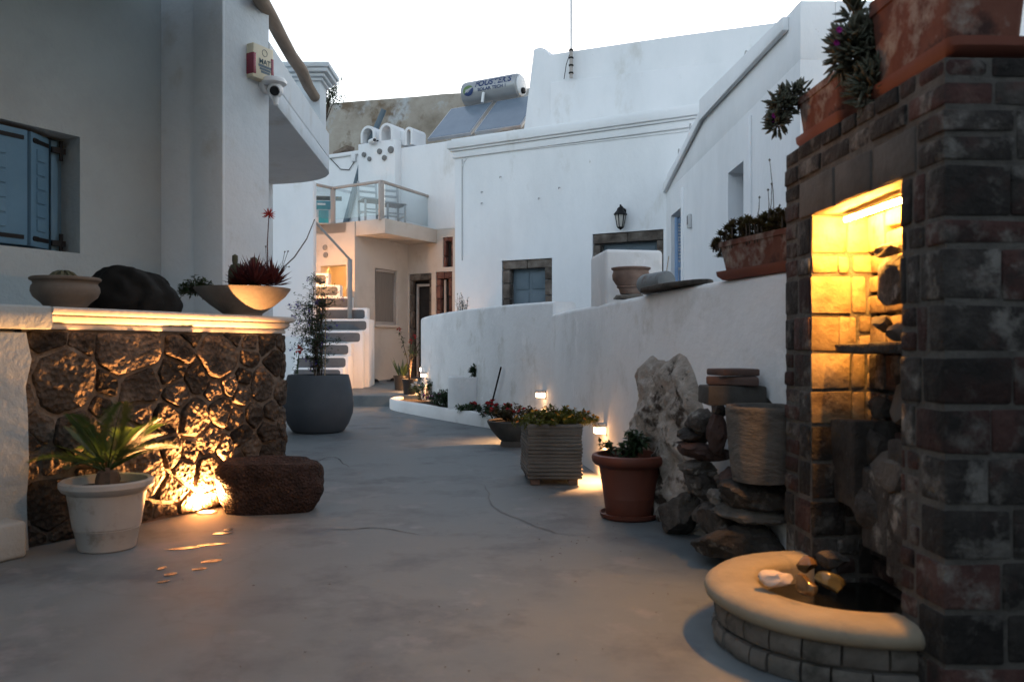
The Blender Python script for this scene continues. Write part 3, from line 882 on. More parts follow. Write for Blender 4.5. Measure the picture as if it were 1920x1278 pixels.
# terrace floor over the ground storey, balcony slab
zt0 = 3.5
MB().prism([Ec + UP * 3.30, Ec - W * 2.2 + UP * 3.30, E2 - W * 2.2 + UP * 3.30, E2 + UP * 3.30], (0, 0, .201)).build('terrace_floor', M['cream'], CH_)
sl0 = Ec + W * .0 + UP * 3.22
slc = Ec + W * .76
sle = slc + U * 1.963
MB().prism([Ec + W * .003 + U * .03 + UP * 3.22, slc + UP * 3.22, sle + UP * 3.22, E2 + W * ((sle - E2).dot(W)) - U * .003 + UP * 3.22, E2 + W * .003 - U * .003 + UP * 3.22], (0, 0, .285)).build('balcony_slab', M['cream'], CH_, bevel=.015, seg=2)
# room behind the lit doorway
MB().obox(Ec - W * 2.2 - U * .0 + U * .25 + UP * .3, U * 1.5, W * .03, UP * 3.0).build('room_wall', M['cream'], CH_)
MB().obox(Ec + U * 1.75 - W * 2.2 + UP * .3, W * 2.0, U * .03, UP * 3.0).build('room_wall', M['cream'], CH_)
rd = MB()
for k in range(2):
    rd.obox(Ec - W * (dh[0] + .02 + .2 * k) + U * (.8 - .12 * k) + UP * .3, -W * .05, U * .04, UP * 2.2)
rd.obox(Ec - W * (dh[0] + .02) + U * .8 + UP * 2.42, -W * .5, U * .04, UP * .08)
rd.build('inner_door_frame', M['wood'], CH_)
lm = MB()
lc = Ec - W * (dh[0] + .45) + U * .75 + UP * 3.2
lm.lathe([(0, 0), (.14, -.01), (.16, -.05), (.12, -.09), (0, -.1)], lc, 20)
lm.build('ceiling_lamp', M['room_light'], CH_)
vn = MB()
for (px, py) in ((610, 464), (611, 478)):
    s, z = hit(px, py, Ec, -W)
    MB().tube([Ec - W * s + UP * z + U * .02, Ec - W * s + UP * z - U * .025], .058, 18).build('vent', M['vent'], CH_, bevel=.006)
# wall vents and chimney pots over the balcony
ch0, ch1 = e2(683, 300)[0], e2(752, 300)[0]
zc = e2(700, 272)[1]
cb = MB().obox(E2 + W * ch0 - U * .22 + UP * 3.5, W * (ch1 - ch0), U * .24, UP * (zc - 3.5)).build('chimney_breast', M['white_far'], CH_, bevel=.02, seg=2)
for (px, py, r) in ((695, 294, .055), (705, 302, .05), (724, 288, .06), (745, 285, .075), (733, 300, .06)):
    s, z = e2(px, py)
    MB().tube([E2 + W * s + UP * z - U * .20, E2 + W * s + UP * z - U * .255], r, 18).build('vent', M['vent'], CH_, bevel=.006)
def arch_pot(px0, px1, ytop, ybot, off):
    """one round-arched chimney opening"""
    s0, z0 = e2(px0, ybot); s1, _ = e2(px1, ybot); z1 = e2((px0 + px1) / 2, ytop)[1]
    r = (s1 - s0) / 2
    cx_ = (s0 + s1) / 2
    zc_ = z1 - r
    th = .055
    prof = []
    mb = MB()
    out = [(s0, z0)] + [(cx_ - r * math.cos(math.pi * k / 12), zc_ + r * math.sin(math.pi * k / 12)) for k in range(13)] + [(s1, z0)]
    inn = [(s0 + th, z0)] + [(cx_ - (r - th) * math.cos(math.pi * k / 12), zc_ + (r - th) * math.sin(math.pi * k / 12)) for k in range(13)] + [(s1 - th, z0)]
    q = lambda p, k: E2 + W * p[0] + UP * p[1] + U * k
    n = len(out)
    for i in range(n - 1):
        mb.add([q(out[i], off), q(out[i + 1], off), q(inn[i + 1], off), q(inn[i], off), q(out[i], off + .5), q(out[i + 1], off + .5), q(inn[i + 1], off + .5), q(inn[i], off + .5)],
               [(0, 1, 2, 3), (7, 6, 5, 4), (0, 4, 5, 1), (3, 2, 6, 7)])
    mb.build('chimney_arch', M['white_far'], cb, ang=50)
arch_pot(688, 714, 240, 273, -.22)
arch_pot(723, 748, 235, 272, -.22)
arch_pot(756, 771, 237, 272, .05)
MB().obox(E2 + W * e2(711, 250)[0] + -U * .12 + UP * e2(720, 272)[1], W * .16, U * .3, UP * .30).build('chimney_link', M['white_far'], cb, bevel=.02)
MB().obox(E2 + W * e2(746, 250)[0] + U * .05 + UP * e2(750, 272)[1], W * .14, U * .25, UP * .32).build('chimney_link', M['white_far'], cb, bevel=.02)
cp = MB()
cp.obox(E2 + W * e2(615, 280)[0] - U * .05 + UP * (zt_r - .02), W * (e2(690, 280)[0] - e2(615, 280)[0]), U * .35, UP * .09)
cp.build('coping', M['white_far'], CH_, bevel=.015)
# balcony railing: posts, rail, glass
zr = 4.24
r0_, r1_, r2_, r3_ = at(586, 343, 16.45), at(624, 352, 16.9), at(715, 340, 16.2), at(812, 371, 18.0)
rail_pts = [V((p.x, p.y, zr)) for p in (r0_, r1_, r2_, r3_)]
rl = MB()
for a, b in zip(rail_pts, rail_pts[1:]): rl.beam(a, b, .06, .05)
rl.build('top_rail', M['rail'], CH_, bevel=.006)
for i, p in enumerate(rail_pts[1:]):
    dx = .055 if i == 1 else .045
    MB().box((p.x, p.y, (zr + zt0) / 2 - .02), (.10, .07, zr - zt0), .5).build('rail_post', M['rail'] if i < 2 else M['steel'], CH_, bevel=.006)
for a, b in zip(rail_pts, rail_pts[1:]):
    t = (b - a).normalized()
    MB().beam(V((a.x, a.y, 3.9)) + t * .07, V((b.x, b.y, 3.9)) - t * .07, .012, .62).build('glass_panel', M['glass_rail'], CH_, smooth=False)

# things kept on that balcony
def chair(name, label, loc, rz):
    t = thing(name, label, 'chair', loc, 0)
    m = Matrix.Translation(loc) @ Matrix.Rotation(rz, 4, 'Z')
    q = lambda x, y, z: m @ V((x, y, z))
    for sx in (-1, 1):
        MB().beam(q(sx * .19, -.18, 0), q(sx * .19, -.26, .88), .04, .04).build('rear_leg', M['chair_paint'], t, bevel=.005)
        MB().beam(q(sx * .19, .2, 0), q(sx * .19, .2, .44), .04, .04).build('front_leg', M['chair_paint'], t, bevel=.005)
        MB().beam(q(sx * .19, -.18, .2), q(sx * .19, .2, .2), .025, .025).build('side_stretcher', M['chair_paint'], t)
    for k in range(3):
        MB().beam(q(-.19, -.205 - .023 * k, .54 + .13 * k), q(.19, -.205 - .023 * k, .54 + .13 * k), .02, .05).build('back_slat', M['chair_paint'], t, bevel=.004)
    MB().obox(q(-.22, -.2, .43), m.to_3x3() @ V((.44, 0, 0)), m.to_3x3() @ V((0, .42, 0)), (0, 0, .035)).build('seat', M['trough'], t, bevel=.01)
    for y in (-.18, .2):
        MB().beam(q(-.19, y, .25), q(.19, y, .25), .025, .025).build('stretcher', M['chair_paint'], t)
    return t
p = at(696, 409, 16.75); chair('chair', 'grey ladder-back chair left of the balcony corner post', V((p.x, p.y, 3.502)), math.pi + .5)
p = at(737, 415, 17.3); chair('chair', 'grey ladder-back chair right of the balcony corner post', V((p.x, p.y, 3.506)), math.pi + .5)
p = at(602, 415, 17.0)
bx = thing('cardboard_box', 'teal printed cardboard box on top of the pile at the balcony corner', 'box', V((p.x, p.y, 3.80)))
MB().box((p.x, p.y, 3.885), (.42, .35, .17), .2).build('carton', M['teal'], bx, bevel=.006)
MB().box((p.x + .05, p.y - .185, 3.90), (.16, .004, .04), .2).build('label_sticker', M['cam_white'], bx, smooth=False)
bx = thing('cardboard_box', 'pale and teal carton at the bottom of the balcony pile', 'box', V((p.x, p.y, 3.502)))
MB().box((p.x, p.y, 3.65), (.42, .36, .295), .2).build('carton', M['pale_box'], bx, bevel=.006)
MB().box((p.x + .09, p.y - .165, 3.65), (.2, .01, .26), .2).build('teal_panel', M['teal'], bx, smooth=False)
tag(MB().box((p.x + .1, p.y + .05, 4.06), (.62, .3, .04), .2).build('shelf_board', M['dark_wood'], bevel=.004), 'dark board lying above the teal carton', 'board')
tag(MB().tube([E2 - U * .09 + W * e2(646, 408)[0] + UP * 3.51, E2 - U * .04 + W * e2(682, 300)[0] + UP * e2(682, 300)[1], E2 + U * .02 + W * e2(719, 205)[0] + UP * e2(719, 205)[1]], [.065, .065, .06], 12).build('leaning_pole', M['blue_grey']), 'long grey pole leaning on the upper wall past the chimney arches', 'pole')
s, z = e2(665, 296)
jb = thing('junction_box', 'small white junction box with a hanging wire on the upper wall', 'junction box', E2 + W * s + UP * z)
MB().obox(E2 + W * (s - .06) + UP * (z - .09) - U * .002, W * .12, -U * .06, UP * .18).build('case', M['cam_white'], jb, bevel=.01)
MB().tube([E2 + W * s + UP * (z - .1) - U * .02, E2 + W * (s - .15) + UP * (z - .26) - U * .02, E2 + W * (s - .4) + UP * (z - .22) - U * .02, E2 + W * (s - .75) + UP * (z + .1) - U * .02], .009, 6).build('wire', M['iron'], jb)
s, z = e2(715, 268)
rc = thing('security_camera', 'small white bullet camera in front of the chimney arches', 'camera', E2 + W * s + UP * z - U * .2)
MB().tube([E2 + W * s + UP * z - U * .1, E2 + W * s + UP * z - U * .22], .03, 10).build('arm', M['iron'], rc)
c_ = E2 + W * (s - .06) + UP * (z - .02) - U * .26
MB().tube([c_ - W * .06, c_ + W * .14 - U * .08], [.05, .055], 14).build('body', M['cam_white'], rc, bevel=.01)
MB().tube([c_ + W * .135 - U * .08, c_ + W * .155 - U * .09], [.038, .034], 14).build('lens', M['lens'], rc)
s, z = e2(634, 264)[0], zt_r + .12
tag(MB().obox(E2 + W * (s - .25) + UP * (z - .05) + U * .1, W * .42 + UP * .12, U * .28, UP * .09).build('timber_offcut', M['wood'], bevel=.01), 'weathered timber offcut lying on the wall top left of the arches', 'timber')
# stained old wall and the solar heater on the roof
ROOF = MB().prism([E2 - W * 3.3 + U * .3 + UP * (zt_r - .25), E2 + W * 1.6 + U * .3 + UP * (zt_r - .25), E2 + W * 1.6 + U * 4 + UP * (zt_r - .25), E2 - W * 3.3 + U * 4 + UP * (zt_r - .25)], (0, 0, .12)).build('roof', M['white_far'], CH_)
O3 = E2 + U * 3.2
s0, z0 = hit(600, 196, O3, W); s1, z1 = hit(990, 164, O3, W)
_, zb = hit(700, 300, O3, W)
mb = MB()
tops = [hit(px, py, O3, W) for px, py in ((560, 202), (614, 194), (700, 187), (780, 181), (830, 176), (905, 172), (990, 165), (1090, 158))]
mb.prism([O3 + W * s + UP * z for s, z in tops] + [O3 + W * (tops[-1][0]) + UP * (zt_r - .3), O3 + W * tops[0][0] + UP * (zt_r - .3)], U * .5)
tag(mb.build('old_wall', M['old_wall'], bevel=.02), 'stained brown cement wall rising behind the roof terrace', 'wall')
SO = E2 + U * .7
SH = thing('solar_heater', 'solar water heater with grey tank above two dark blue collectors', 'solar heater', SO + W * .6 + UP * (zt_r - .13))
bs0 = hit(803, 266, SO, W)
zb_ = bs0[1]
def quad_panel(p0, p1):
    a = SO + W * p0 + UP * zb_; b = SO + W * p1 + UP * zb_
    up = U * .98 + UP * .93
    nrm = (b - a).cross(up).normalized()
    if nrm.dot(V((0, -1, .3))) < 0: nrm = -nrm
    pn = MB().obox(a, b - a, up, nrm * .07).build('collector', M['steel'], SH, bevel=.006)
    e = (b - a).normalized(); f = up.normalized()
    MB().obox(a + e * .03 + f * .03 + nrm * .068, (b - a) - e * .06, up - f * .06, nrm * .006).build('absorber_glass', M['panel'], pn, smooth=False)
pA, pB = hit(803, 266, SO, W)[0], hit(884, 258, SO, W)[0]
pC, pD = hit(891, 257, SO, W)[0], hit(978, 250, SO, W)[0]
quad_panel(pA, pB); quad_panel(pC, pD)
ST_ = SO + U * 1.12
tl0, tz = hit(874, 179, ST_, W); tl1, _ = hit(977, 168, ST_, W)
tr_ = .285
ca, cb_ = ST_ + W * tl0 + UP * tz, ST_ + W * tl1 + UP * tz
pth = [ca, ca + W * .02, ca + W * .07, cb_ - W * .07, cb_ - W * .02, cb_]
tk = MB().tube(pth, [tr_ * .86, tr_ * .95, tr_, tr_, tr_ * .95, tr_ * .86], 32).build('tank', M['tank'], SH, ang=25)
MB().tube([cb_ + W * .0, cb_ + W * .03], [tr_ * .84, tr_ * .80], 24).build('end_cap', M['cam_white'], tk, bevel=.01)
MB().tube([cb_ + W * .03 - UP * .12, cb_ + W * .09 - UP * .12], .07, 14).build('heater_cover', M['iron'], tk, bevel=.01)
TL = tl1 - tl0
def on_tank(u, v, k=.004):
    a = v / tr_
    base = math.radians(4)
    ang_ = base + a
    return ca + W * u + (-U * math.cos(ang_) + UP * math.sin(ang_)) * (tr_ + k)
text_mesh('FOUSTERIS', .215, M['navy'], None, None, None, tk, bend=lambda x, y: on_tank(TL * .60 + x * .92, y + .10), bold=.006)
text_mesh('SOLAR TECH 1', .095, M['navy'], None, None, None, tk, bend=lambda x, y: on_tank(TL * .59 + x * 1.2, y - .045), bold=.003)
lg = MB()
for (cxu, rr_, a0, a1) in ((TL * .16, .125, .6, 3.9),):
    pts = [(cxu + rr_ * 1.1 * math.cos(t), rr_ * math.sin(t) - .02) for t in [a0 + (a1 - a0) * k / 16 for k in range(17)]]
    lg.add([on_tank(*p) for p in pts], [tuple(range(17))])
lg.build('logo_leaf', M['green_print'], tk, smooth=False)
lg = MB()
pts = [(TL * .16 + .125 * 1.1 * math.cos(t), .125 * math.sin(t) - .02) for t in [3.7 + 3.0 * k / 16 for k in range(17)]]
lg.add([on_tank(p[0], p[1], .006) for p in pts], [tuple(range(17))])
lg.build('logo_leaf', M['navy'], tk, smooth=False)
pm = ca + W * TL * .44 - U * (tr_ - .01) - UP * .15
MB().tube([pm + UP * .04, pm - UP * .06 - U * .03, pm - UP * .2 - U * .06], .035, 10).build('inlet_pipe', M['cam_white'], SH)
for u in (.12, .88):
    lgm = MB()
    b_ = ca + W * TL * u
    lgm.beam(V((b_.x, b_.y, zt_r - .15)), b_ - UP * tr_ * .8, .05, .05, V((0, 1, 0)))
    lgm.build('stand', M['steel'], SH)

# ------------------------------------------------------------------ white house across the lane
Ch = V((2.43, 13.0, 0)); DW = -W
WH = thing('house', 'large white house with a moulded cornice and dark stone window frames', 'house', Ch - W * 2)
f = lambda px, py: hit(px, py, Ch, DW)
wn = hole(Ch, DW, (941, 486), (1035, 580)); wn[2], wn[3] = f(990, 590)[1], f(990, 486)[1]
dn = hole(Ch, DW, (1111, 436), (1244, 500)); dn[2], dn[3] = .85, f(1180, 434)[1]
sL = f(853, 300)[0]
ztop = f(855, 263)[1]
mb = MB()
wall_holes(mb, Ch, DW, -U, -3.0, sL, .0, ztop, [tuple(wn), tuple(dn)], .30)
mb.build('wall', M['white_far'], WH, smooth=False)
MB().obox(Ch + DW * sL + U * .3, -DW * (sL + 3), U * 2.5, UP * (ztop - .1)).build('body', M['white_far'], WH, bevel=.02)
for (z0, z1, e) in ((ztop - .02, ztop + .015, .05), (ztop - .17, ztop - .02, .11), (ztop - .21, ztop - .17, .07), (ztop - .33, ztop - .21, .035)):
    MB().obox(Ch + DW * (-3.0) + UP * z0 - U * e, DW * (3.0 + sL + e), U * (e - .002), UP * (z1 - z0 - .001)).build('cornice_moulding', M['white_far'], WH, bevel=.014 if e > .1 else .006)
stone_surround(Ch, DW, -U, wn, .14, M['stone_frame'], WH, .15)
stone_surround(Ch, DW, -U, dn, .12, M['stone_frame'], WH, .16, 7)
def panel_door(h, wd, top, name, parent):
    a, b, c, d = h[0] + wd, h[1] - wd, h[2], h[3] - top
    dr = MB().obox(Ch + DW * a + UP * c + U * .16, DW * (b - a), U * .04, UP * (d - c)).build(name, M['blue_grey'], parent)
    m_ = (a + b) / 2
    for (x0, x1) in ((a + .05, m_ - .03), (m_ + .03, b - .05)):
        for (z0, z1) in ((c + .06, c + (d - c) * .50), (c + (d - c) * .56, d - .06)):
            MB().obox(Ch + DW * x0 + UP * z0 + U * .145, DW * (x1 - x0), U * .016, UP * (z1 - z0)).build('panel', M['blue_grey'], dr, bevel=.008)
panel_door(wn, .15, .15, 'shutter_pair', WH)
panel_door(dn, .13, .17, 'door', WH)
# corner strip, conduit and the little carved corner moulding
cdt = MB()
s_, z_ = f(867, 292)
MB().tube([Ch + DW * s_ + UP * (ztop - .36) - U * .012, Ch + DW * s_ + UP * f(866, 488)[1] - U * .012], .012, 6).build('conduit', M['plastic_grey'], WH)
crv = [(868, 312), (870, 303), (875, 298), (877, 293), (883, 289), (900, 288), (1000, 279), (1130, 264), (1293, 245)]
MB().tube([Ch + DW * f(*c)[0] + UP * f(*c)[1] - U * .008 for c in crv], .012, 6).build('panel_moulding', M['white_far'], WH)
# set-back upper storey
O2 = Ch + U * 1.5
up_pts = [(979, 258), (984, 225), (1000, 92), (1012, 88), (1021, 91), (1030, 102), (1075, 95), (1250, 69), (1460, 41), (1640, 17), (1640, 258)]
MB().prism([O2 + DW * hit(px, py, O2, DW)[0] + UP * hit(px, py, O2, DW)[1] for px, py in up_pts], U * 3.0).build('upper_storey', M['white_far'], WH, bevel=.03, seg=3)
s_, z_ = hit(1035, 154, O2, DW)
mb = MB().prism([O2 + DW * hit(px, py, O2, DW)[0] + UP * hit(px, py, O2, DW)[1] for px, py in ((1034, 258), (1034, 156), (1076, 151), (1640, 84), (1640, 258))], -U * .06)
mb.build('lower_band', M['white_far'], WH, bevel=.02)
# antenna mast
s_, zb = hit(1076, 148, O2, DW)
ap = O2 + DW * s_ - U * .12
am = thing('antenna_mast', 'thin steel antenna mast clamped to the upper storey', 'antenna', ap + UP * zb)
MB().tube([ap + UP * zb, ap + UP * (zb + 2.6)], .02, 10).build('mast', M['steel'], am)
sk = MB().tube([ap + UP * (zb - .02), ap + UP * (zb + .52)], .032, 10).build('sleeve', M['rail'], am)
for k in range(4):
    MB().tube([ap + UP * (zb + .06 + .14 * k), ap + UP * (zb + .085 + .14 * k)], .045, 10).build('clamp', M['iron'], am)
MB().tube([ap + UP * (zb + .5), ap + DW * .1 + UP * (zb + .25), ap + DW * .17 + UP * zb + U * .05], .007, 5).build('cable', M['iron'], am)
# wall lantern
s_, z_ = f(1169, 410)
lo = Ch + DW * s_ + UP * z_
LN = thing('wall_lantern', 'black iron lantern with pale glass above the stone framed door', 'lantern', lo)
lx = lo - U * .13
MB().lathe([(0, -.20), (.02, -.185), (.05, -.165), (.055, -.15), (0, -.15)], lx, 6).build('base_finial', M['iron'], LN)
MB().lathe([(.05, -.15), (.085, .045)], lx, 6).build('glass', M['lamp_glass'], LN, smooth=False)
bars = MB()
for k in range(6):
    t = 2 * math.pi * k / 6
    d_ = V((math.cos(t), math.sin(t), 0))
    bars.beam(lx + d_ * .052 - UP * .15, lx + d_ * .088 + UP * .045, .012, .012)
bars.build('frame', M['iron'], LN)
MB().lathe([(.105, .04), (.11, .055), (.06, .115), (.05, .15), (.03, .165), (.012, .18), (.018, .20), (0, .215)], lx, 6).build('roof', M['iron'], LN)
MB().tube([lo - U * .0 + UP * .10, lo - U * .03 + UP * .17, lo - U * .09 + UP * .185, lx + UP * .16], .014, 8).build('bracket', M['iron'], LN)
MB().tube([lo + UP * .12 + U * .0, lo + UP * .12 - U * .02], .05, 14).build('wall_plate', M['iron'], LN)
# marks and hooks on the facade
for k, (px, py) in enumerate(((940, 332), (905, 360), (905, 381), (1012, 372), (1050, 352))):
    s_, z_ = f(px, py)
    q = Ch + DW * s_ + UP * z_
    MB().tube([q, q - U * .05, q - U * .055 - UP * .03], .006, 6).build('wall_hook', M['vent'], WH)

# ------------------------------------------------------------------ right wing
RW = thing('house', 'white side house with a sloping parapet and blue shutter on the right', 'house', V((2.43, 10, 0)))
XW = 2.43
Ow, Dw, Nw = V((XW, 0, 0)), V((0, 1, 0)), V((-1, 0, 0))
dd = lambda px: XW * F / (px - 960)
zz = lambda px, py: CH + (HZ - py) / F * dd(px)
opening = (dd(1278), dd(1258), .85, 3.0)
winr = (dd(1394), dd(1365), 1.9, 2.95)
mb = MB()
wall_holes(mb, Ow, Dw, Nw, 6.97, 13.0, 0, 3.42, [opening, winr], .30)
mb.build('wall', M['white_far'], RW, smooth=False)
tp_ = [(6.97, 3.92), (8.48, 3.96), (10.6, 3.98), (11.1, 3.93), (13.0, 3.70)]
MB().prism([(XW, y, z) for y, z in tp_] + [(XW, 13.0, 3.42), (XW, 6.97, 3.42)], (.30, 0, 0)).build('parapet', M['white_far'], RW, bevel=.012)
cpg = [(7.25, 3.775), (10.46, 3.865), (13.0, 3.42)]
mb = MB()
for (a, b) in zip(cpg, cpg[1:]):
    mb.prism([(XW - .001, a[0], a[1]), (XW - .001, b[0], b[1]), (XW - .001, b[0], b[1] + .12 + .14 * (b[0] < 12)), (XW - .001, a[0], a[1] + .12)], (-.06, 0, 0))
mb.build('coping_band', M['white_far'], RW, bevel=.008)
MB().box((XW + 1.5, 7.12, 1.96), (2.4, .30, 3.92)).build('end_wall', M['white_far'], RW, bevel=.012)
MB().box((XW + 2.15 - 1.0 + .52, 7.12, 3.9), (.8, .29, .1)).build('low_parapet', M['white_far'], RW)
MB().box((XW + 1.5, 10.1, 3.3), (2.4, 5.6, .2)).build('roof', M['white_far'], RW)
MB().box((4.6, -.8, 2.2), (3.6, 6.4, 4.4)).build('unseen_side_blocker', M['white_far'], RW)  # unseen block beside the viewpoint, added to dim the foreground
# deep window and its trim
MB().box((XW + .26, (winr[0] + winr[1]) / 2, (winr[2] + winr[3]) / 2), (.02, winr[1] - winr[0] - .02, winr[3] - winr[2] - .02)).build('window', M['blue_grey'], RW)
MB().box((XW + .12, winr[0] + .012, (winr[2] + winr[3]) / 2), (.16, .02, winr[3] - winr[2] - .02)).build('shutter_edge', M['blue_pale'], RW)
yt = dd(1408)
MB().box((XW - .012, yt, 2.3), (.024, .07, 2.1)).build('trim_strip', M['white_far'], RW, bevel=.005)
MB().box((XW - .012, dd(1281), 2.05), (.03, .09, 2.4)).build('trim_strip', M['white_far'], RW, bevel=.005)
# louvred blue shutter door folded back in its opening
yl = 12.45
lv = MB()
x0 = XW + .025
for (a, b, c, d) in ((0, .05, .85, 2.95), (.20, .25, .85, 2.95), (.05, .20, 2.86, 2.95), (.05, .20, 2.20, 2.28), (.05, .20, 1.58, 1.66), (.05, .20, .85, .95)):
    lv.obox((x0 + a, yl, c), (b - a, 0, 0), (0, .035, 0), (0, 0, d - c))
LV = lv.build('shutter_door', M['blue_pale'], RW, bevel=.003)
for k in range(11):
    z = 2.31 + .05 * k
    MB().obox((x0 + .05, yl + .004, z), (.15, 0, 0), (0, .028, .022), (0, -.004, .006)).build('louvre', M['blue_pale'], LV, smooth=False)
MB().obox((x0 + .06, yl + .012, 1.70), (.13, 0, 0), (0, .012, 0), (0, 0, .46)).build('panel', M['blue_pale'], LV, bevel=.006)
MB().obox((x0 + .06, yl + .012, .99), (.13, 0, 0), (0, .012, 0), (0, 0, .55)).build('panel', M['blue_pale'], LV, bevel=.006)
MB().box((XW + .28, 12.2, 1.9), (.03, 1.0, 2.2)).build('door', M['dark_in'], RW)
mb = thing('meter_case', 'small grey plate fixed to the white side house wall', 'plate', (XW, dd(1296), zz(1296, 427)))
MB().box((XW - .025, dd(1296), zz(1296, 415)), (.05, .10, .19)).build('case', M['plastic_grey'], mb, bevel=.012)
MB().box((XW - .052, dd(1296), zz(1296, 413)), (.006, .06, .12)).build('lid', M['vent'], mb, bevel=.004)
for k, (px, py) in enumerate(((1406, 104), (1340, 181), (1300, 238), (1278, 285))):
    y = dd(px); q = V((XW - .02, y, zz(px, py)))
    rgm = MB()
    rgm.tube([q + V((-.02, .045 * math.cos(t * .314), .045 * math.sin(t * .314))) for t in range(21)], .007, 6)
    rgm.tube([q + V((.02, .045, 0)), q + V((-.02, .045, 0))], .007, 6)
    rgm.build('wall_ring', M['plastic_grey'], RW)

# ------------------------------------------------------------------ garden wall with lamps
GW = thing('garden_wall', 'white curved garden wall bordering the lane on the right', 'wall', V((.6, 7, 0)))
def spline(pts, n):
    out = []
    for i in range(len(pts) - 1):
        p0, p1, p2, p3 = pts[max(i - 1, 0)], pts[i], pts[i + 1], pts[min(i + 2, len(pts) - 1)]
        for k in range(n):
            t = k / n
            out.append(.5 * ((2 * p1) + (p2 - p0) * t + (2 * p0 - 5 * p1 + 4 * p2 - p3) * t * t + (3 * p1 - p0 - 3 * p2 + p3) * t ** 3))
    out.append(pts[-1])
    return out
def soft_wall(pl, zf, th, name, side, capl=False):
    """plastered wall along a plan line with rounded arrises"""
    mb = MB()
    r = .035
    prof = [(0, 0), (0, -r), (r * .3, -r * .3), (r, 0), (th - r, 0), (th - r * .3, -r * .3), (th, -r), (th, 0)]
    k = len(prof)
    n = len(pl)
    for i, p in enumerate(pl):
        t = (pl[min(i + 1, n - 1)] - pl[max(i - 1, 0)]).normalized()
        nn = V((t.y, -t.x, 0)) * side
        z = zf(i / (n - 1))
        for j, (o, dz) in enumerate(prof):
            zz_ = 0 if j in (0, k - 1) else z + dz
            wob = .008 * fb((p.x * 2, p.y * 2, zz_ * 2), 3)
            mb.v.append(p + nn * (o + (wob if j < 3 else 0)) + UP * zz_)
    for i in range(n - 1):
        for j in range(k - 1): mb.f.append((i * k + j, (i + 1) * k + j, (i + 1) * k + j + 1, i * k + j + 1))
    mb.f += [tuple(range(k - 1, -1, -1)), tuple((n - 1) * k + j for j in range(k))]
    return mb.build(name, M['white'], GW, ang=60)
pa = spline(WA, 8)
soft_wall(pa, lambda t: 1.335 + .006 * math.sin(t * 9), .28, 'near_wall', 1)
pbn = [V((x, y, 0)) for x, y in ((.42, 8.55), (.17, 9.25), (-.1, 10.0), (-.47, 11.0), (-.85, 12.0), (-1.2, 13.0), (-1.42, 13.6), (-1.53, 13.9), (-1.49, 14.08), (-1.30, 14.16))]
pb = spline(pbn, 6)
soft_wall(pb, lambda t: 1.47 + .05 * math.sin(min(1, t * 1.15) * math.pi) - .03 * t ** 6, .26, 'far_wall', 1)
blk = [pa_ for pa_ in (V((.70, 6.25, 0)), V((.655, 6.75, 0)))]
s245 = (1245 - 960) / F * 6.28
MB().prism([(.705, 6.25, 1.0), (s245, 6.33, 1.0), (s245, 6.80, 1.0), (.645, 6.80, 1.0)], (0, 0, .74)).build('end_block', M['white'], GW, bevel=.03, seg=3)
lamp_n = [0]
def wall_lamp(p, t, label, strong=False, up=1, down=24.0):
    """small square bulkhead light: case, glowing front window, glowing underside. p = wall point, t = outward normal"""
    L_ = thing('wall_lamp', label, 'lamp', p, group='path lights low on the garden wall')
    a = UP.cross(t).normalized()
    q = lambda x, o, z: V(p) + a * x + t * o + UP * (z * up)
    hw = .05
    MB().obox(q(-hw, .006, .012), a * hw * 2, t * .082, UP * .030 * up).build('case', M['plastic_grey'], L_, bevel=.006)
    MB().obox(q(-hw - .004, -.01, -.052), a * (hw * 2 + .008), t * .016, UP * .096 * up).build('back_plate', M['plastic_grey'], L_, bevel=.003)
    ln = MB().obox(q(-hw + .008, .007, -.036), a * (hw * 2 - .016), t * .074, UP * .047 * up).build('lens', M['led_strong' if strong else 'led_lens'], L_, bevel=.006)
    if not strong:
        sl_ = bpy.data.lights.new('path_light', 'SPOT')
        sl_.energy, sl_.color, sl_.spot_size, sl_.spot_blend, sl_.shadow_soft_size = down, (1, .46, .17), R(118), .8, .02
        so_ = bpy.data.objects.new('path_light', sl_)
        COL.objects.link(so_)
        so_.parent = L_
        so_.location = t * .062 - UP * .048
        so_.rotation_euler = (t * .42 - UP).to_track_quat('-Z', 'Y').to_euler()
    return L_
def wall_at(pl, px, py, side=1):
    best = None
    k = (px - 960) / F
    for a, b in zip(pl, pl[1:]):
        fa, fb_ = a.x - k * a.y, b.x - k * b.y
        if fa * fb_ <= 0:
            t = fa / (fa - fb_)
            p = a + (b - a) * t
            d = (b - a).normalized()
            n = V((d.y, -d.x, 0)) * -side
            return V((p.x, p.y, CH + (HZ - py) / F * p.y)), n
p, n = wall_at(pa, 1136, 803); wall_lamp(p + n * .004, n, 'small square light glowing on the wall behind the terracotta pot')
p, n = wall_at(pb, 1021, 738); wall_lamp(p + n * .004, n, 'small square light glowing above the marigold planter')
p, n = wall_at(pb, 799, 702); wall_lamp(p + n * .004, n, 'small square light glowing at the far end of the white wall', down=6.0)
# lamp behind the wall end, shown by its glow; then an added unseen one
lp_ = V((-1.50, 14.135, .62))
wall_lamp(lp_, V((-.45, .9, 0)).normalized(), 'path light round the far end of the white wall', True)
wall_lamp(V((-4.05, 15.595, 2.55)), V((0, 1, 0)), 'added unseen light behind the tall stair wall warming the cream house', True)  # added out of sight to brighten the cream house face

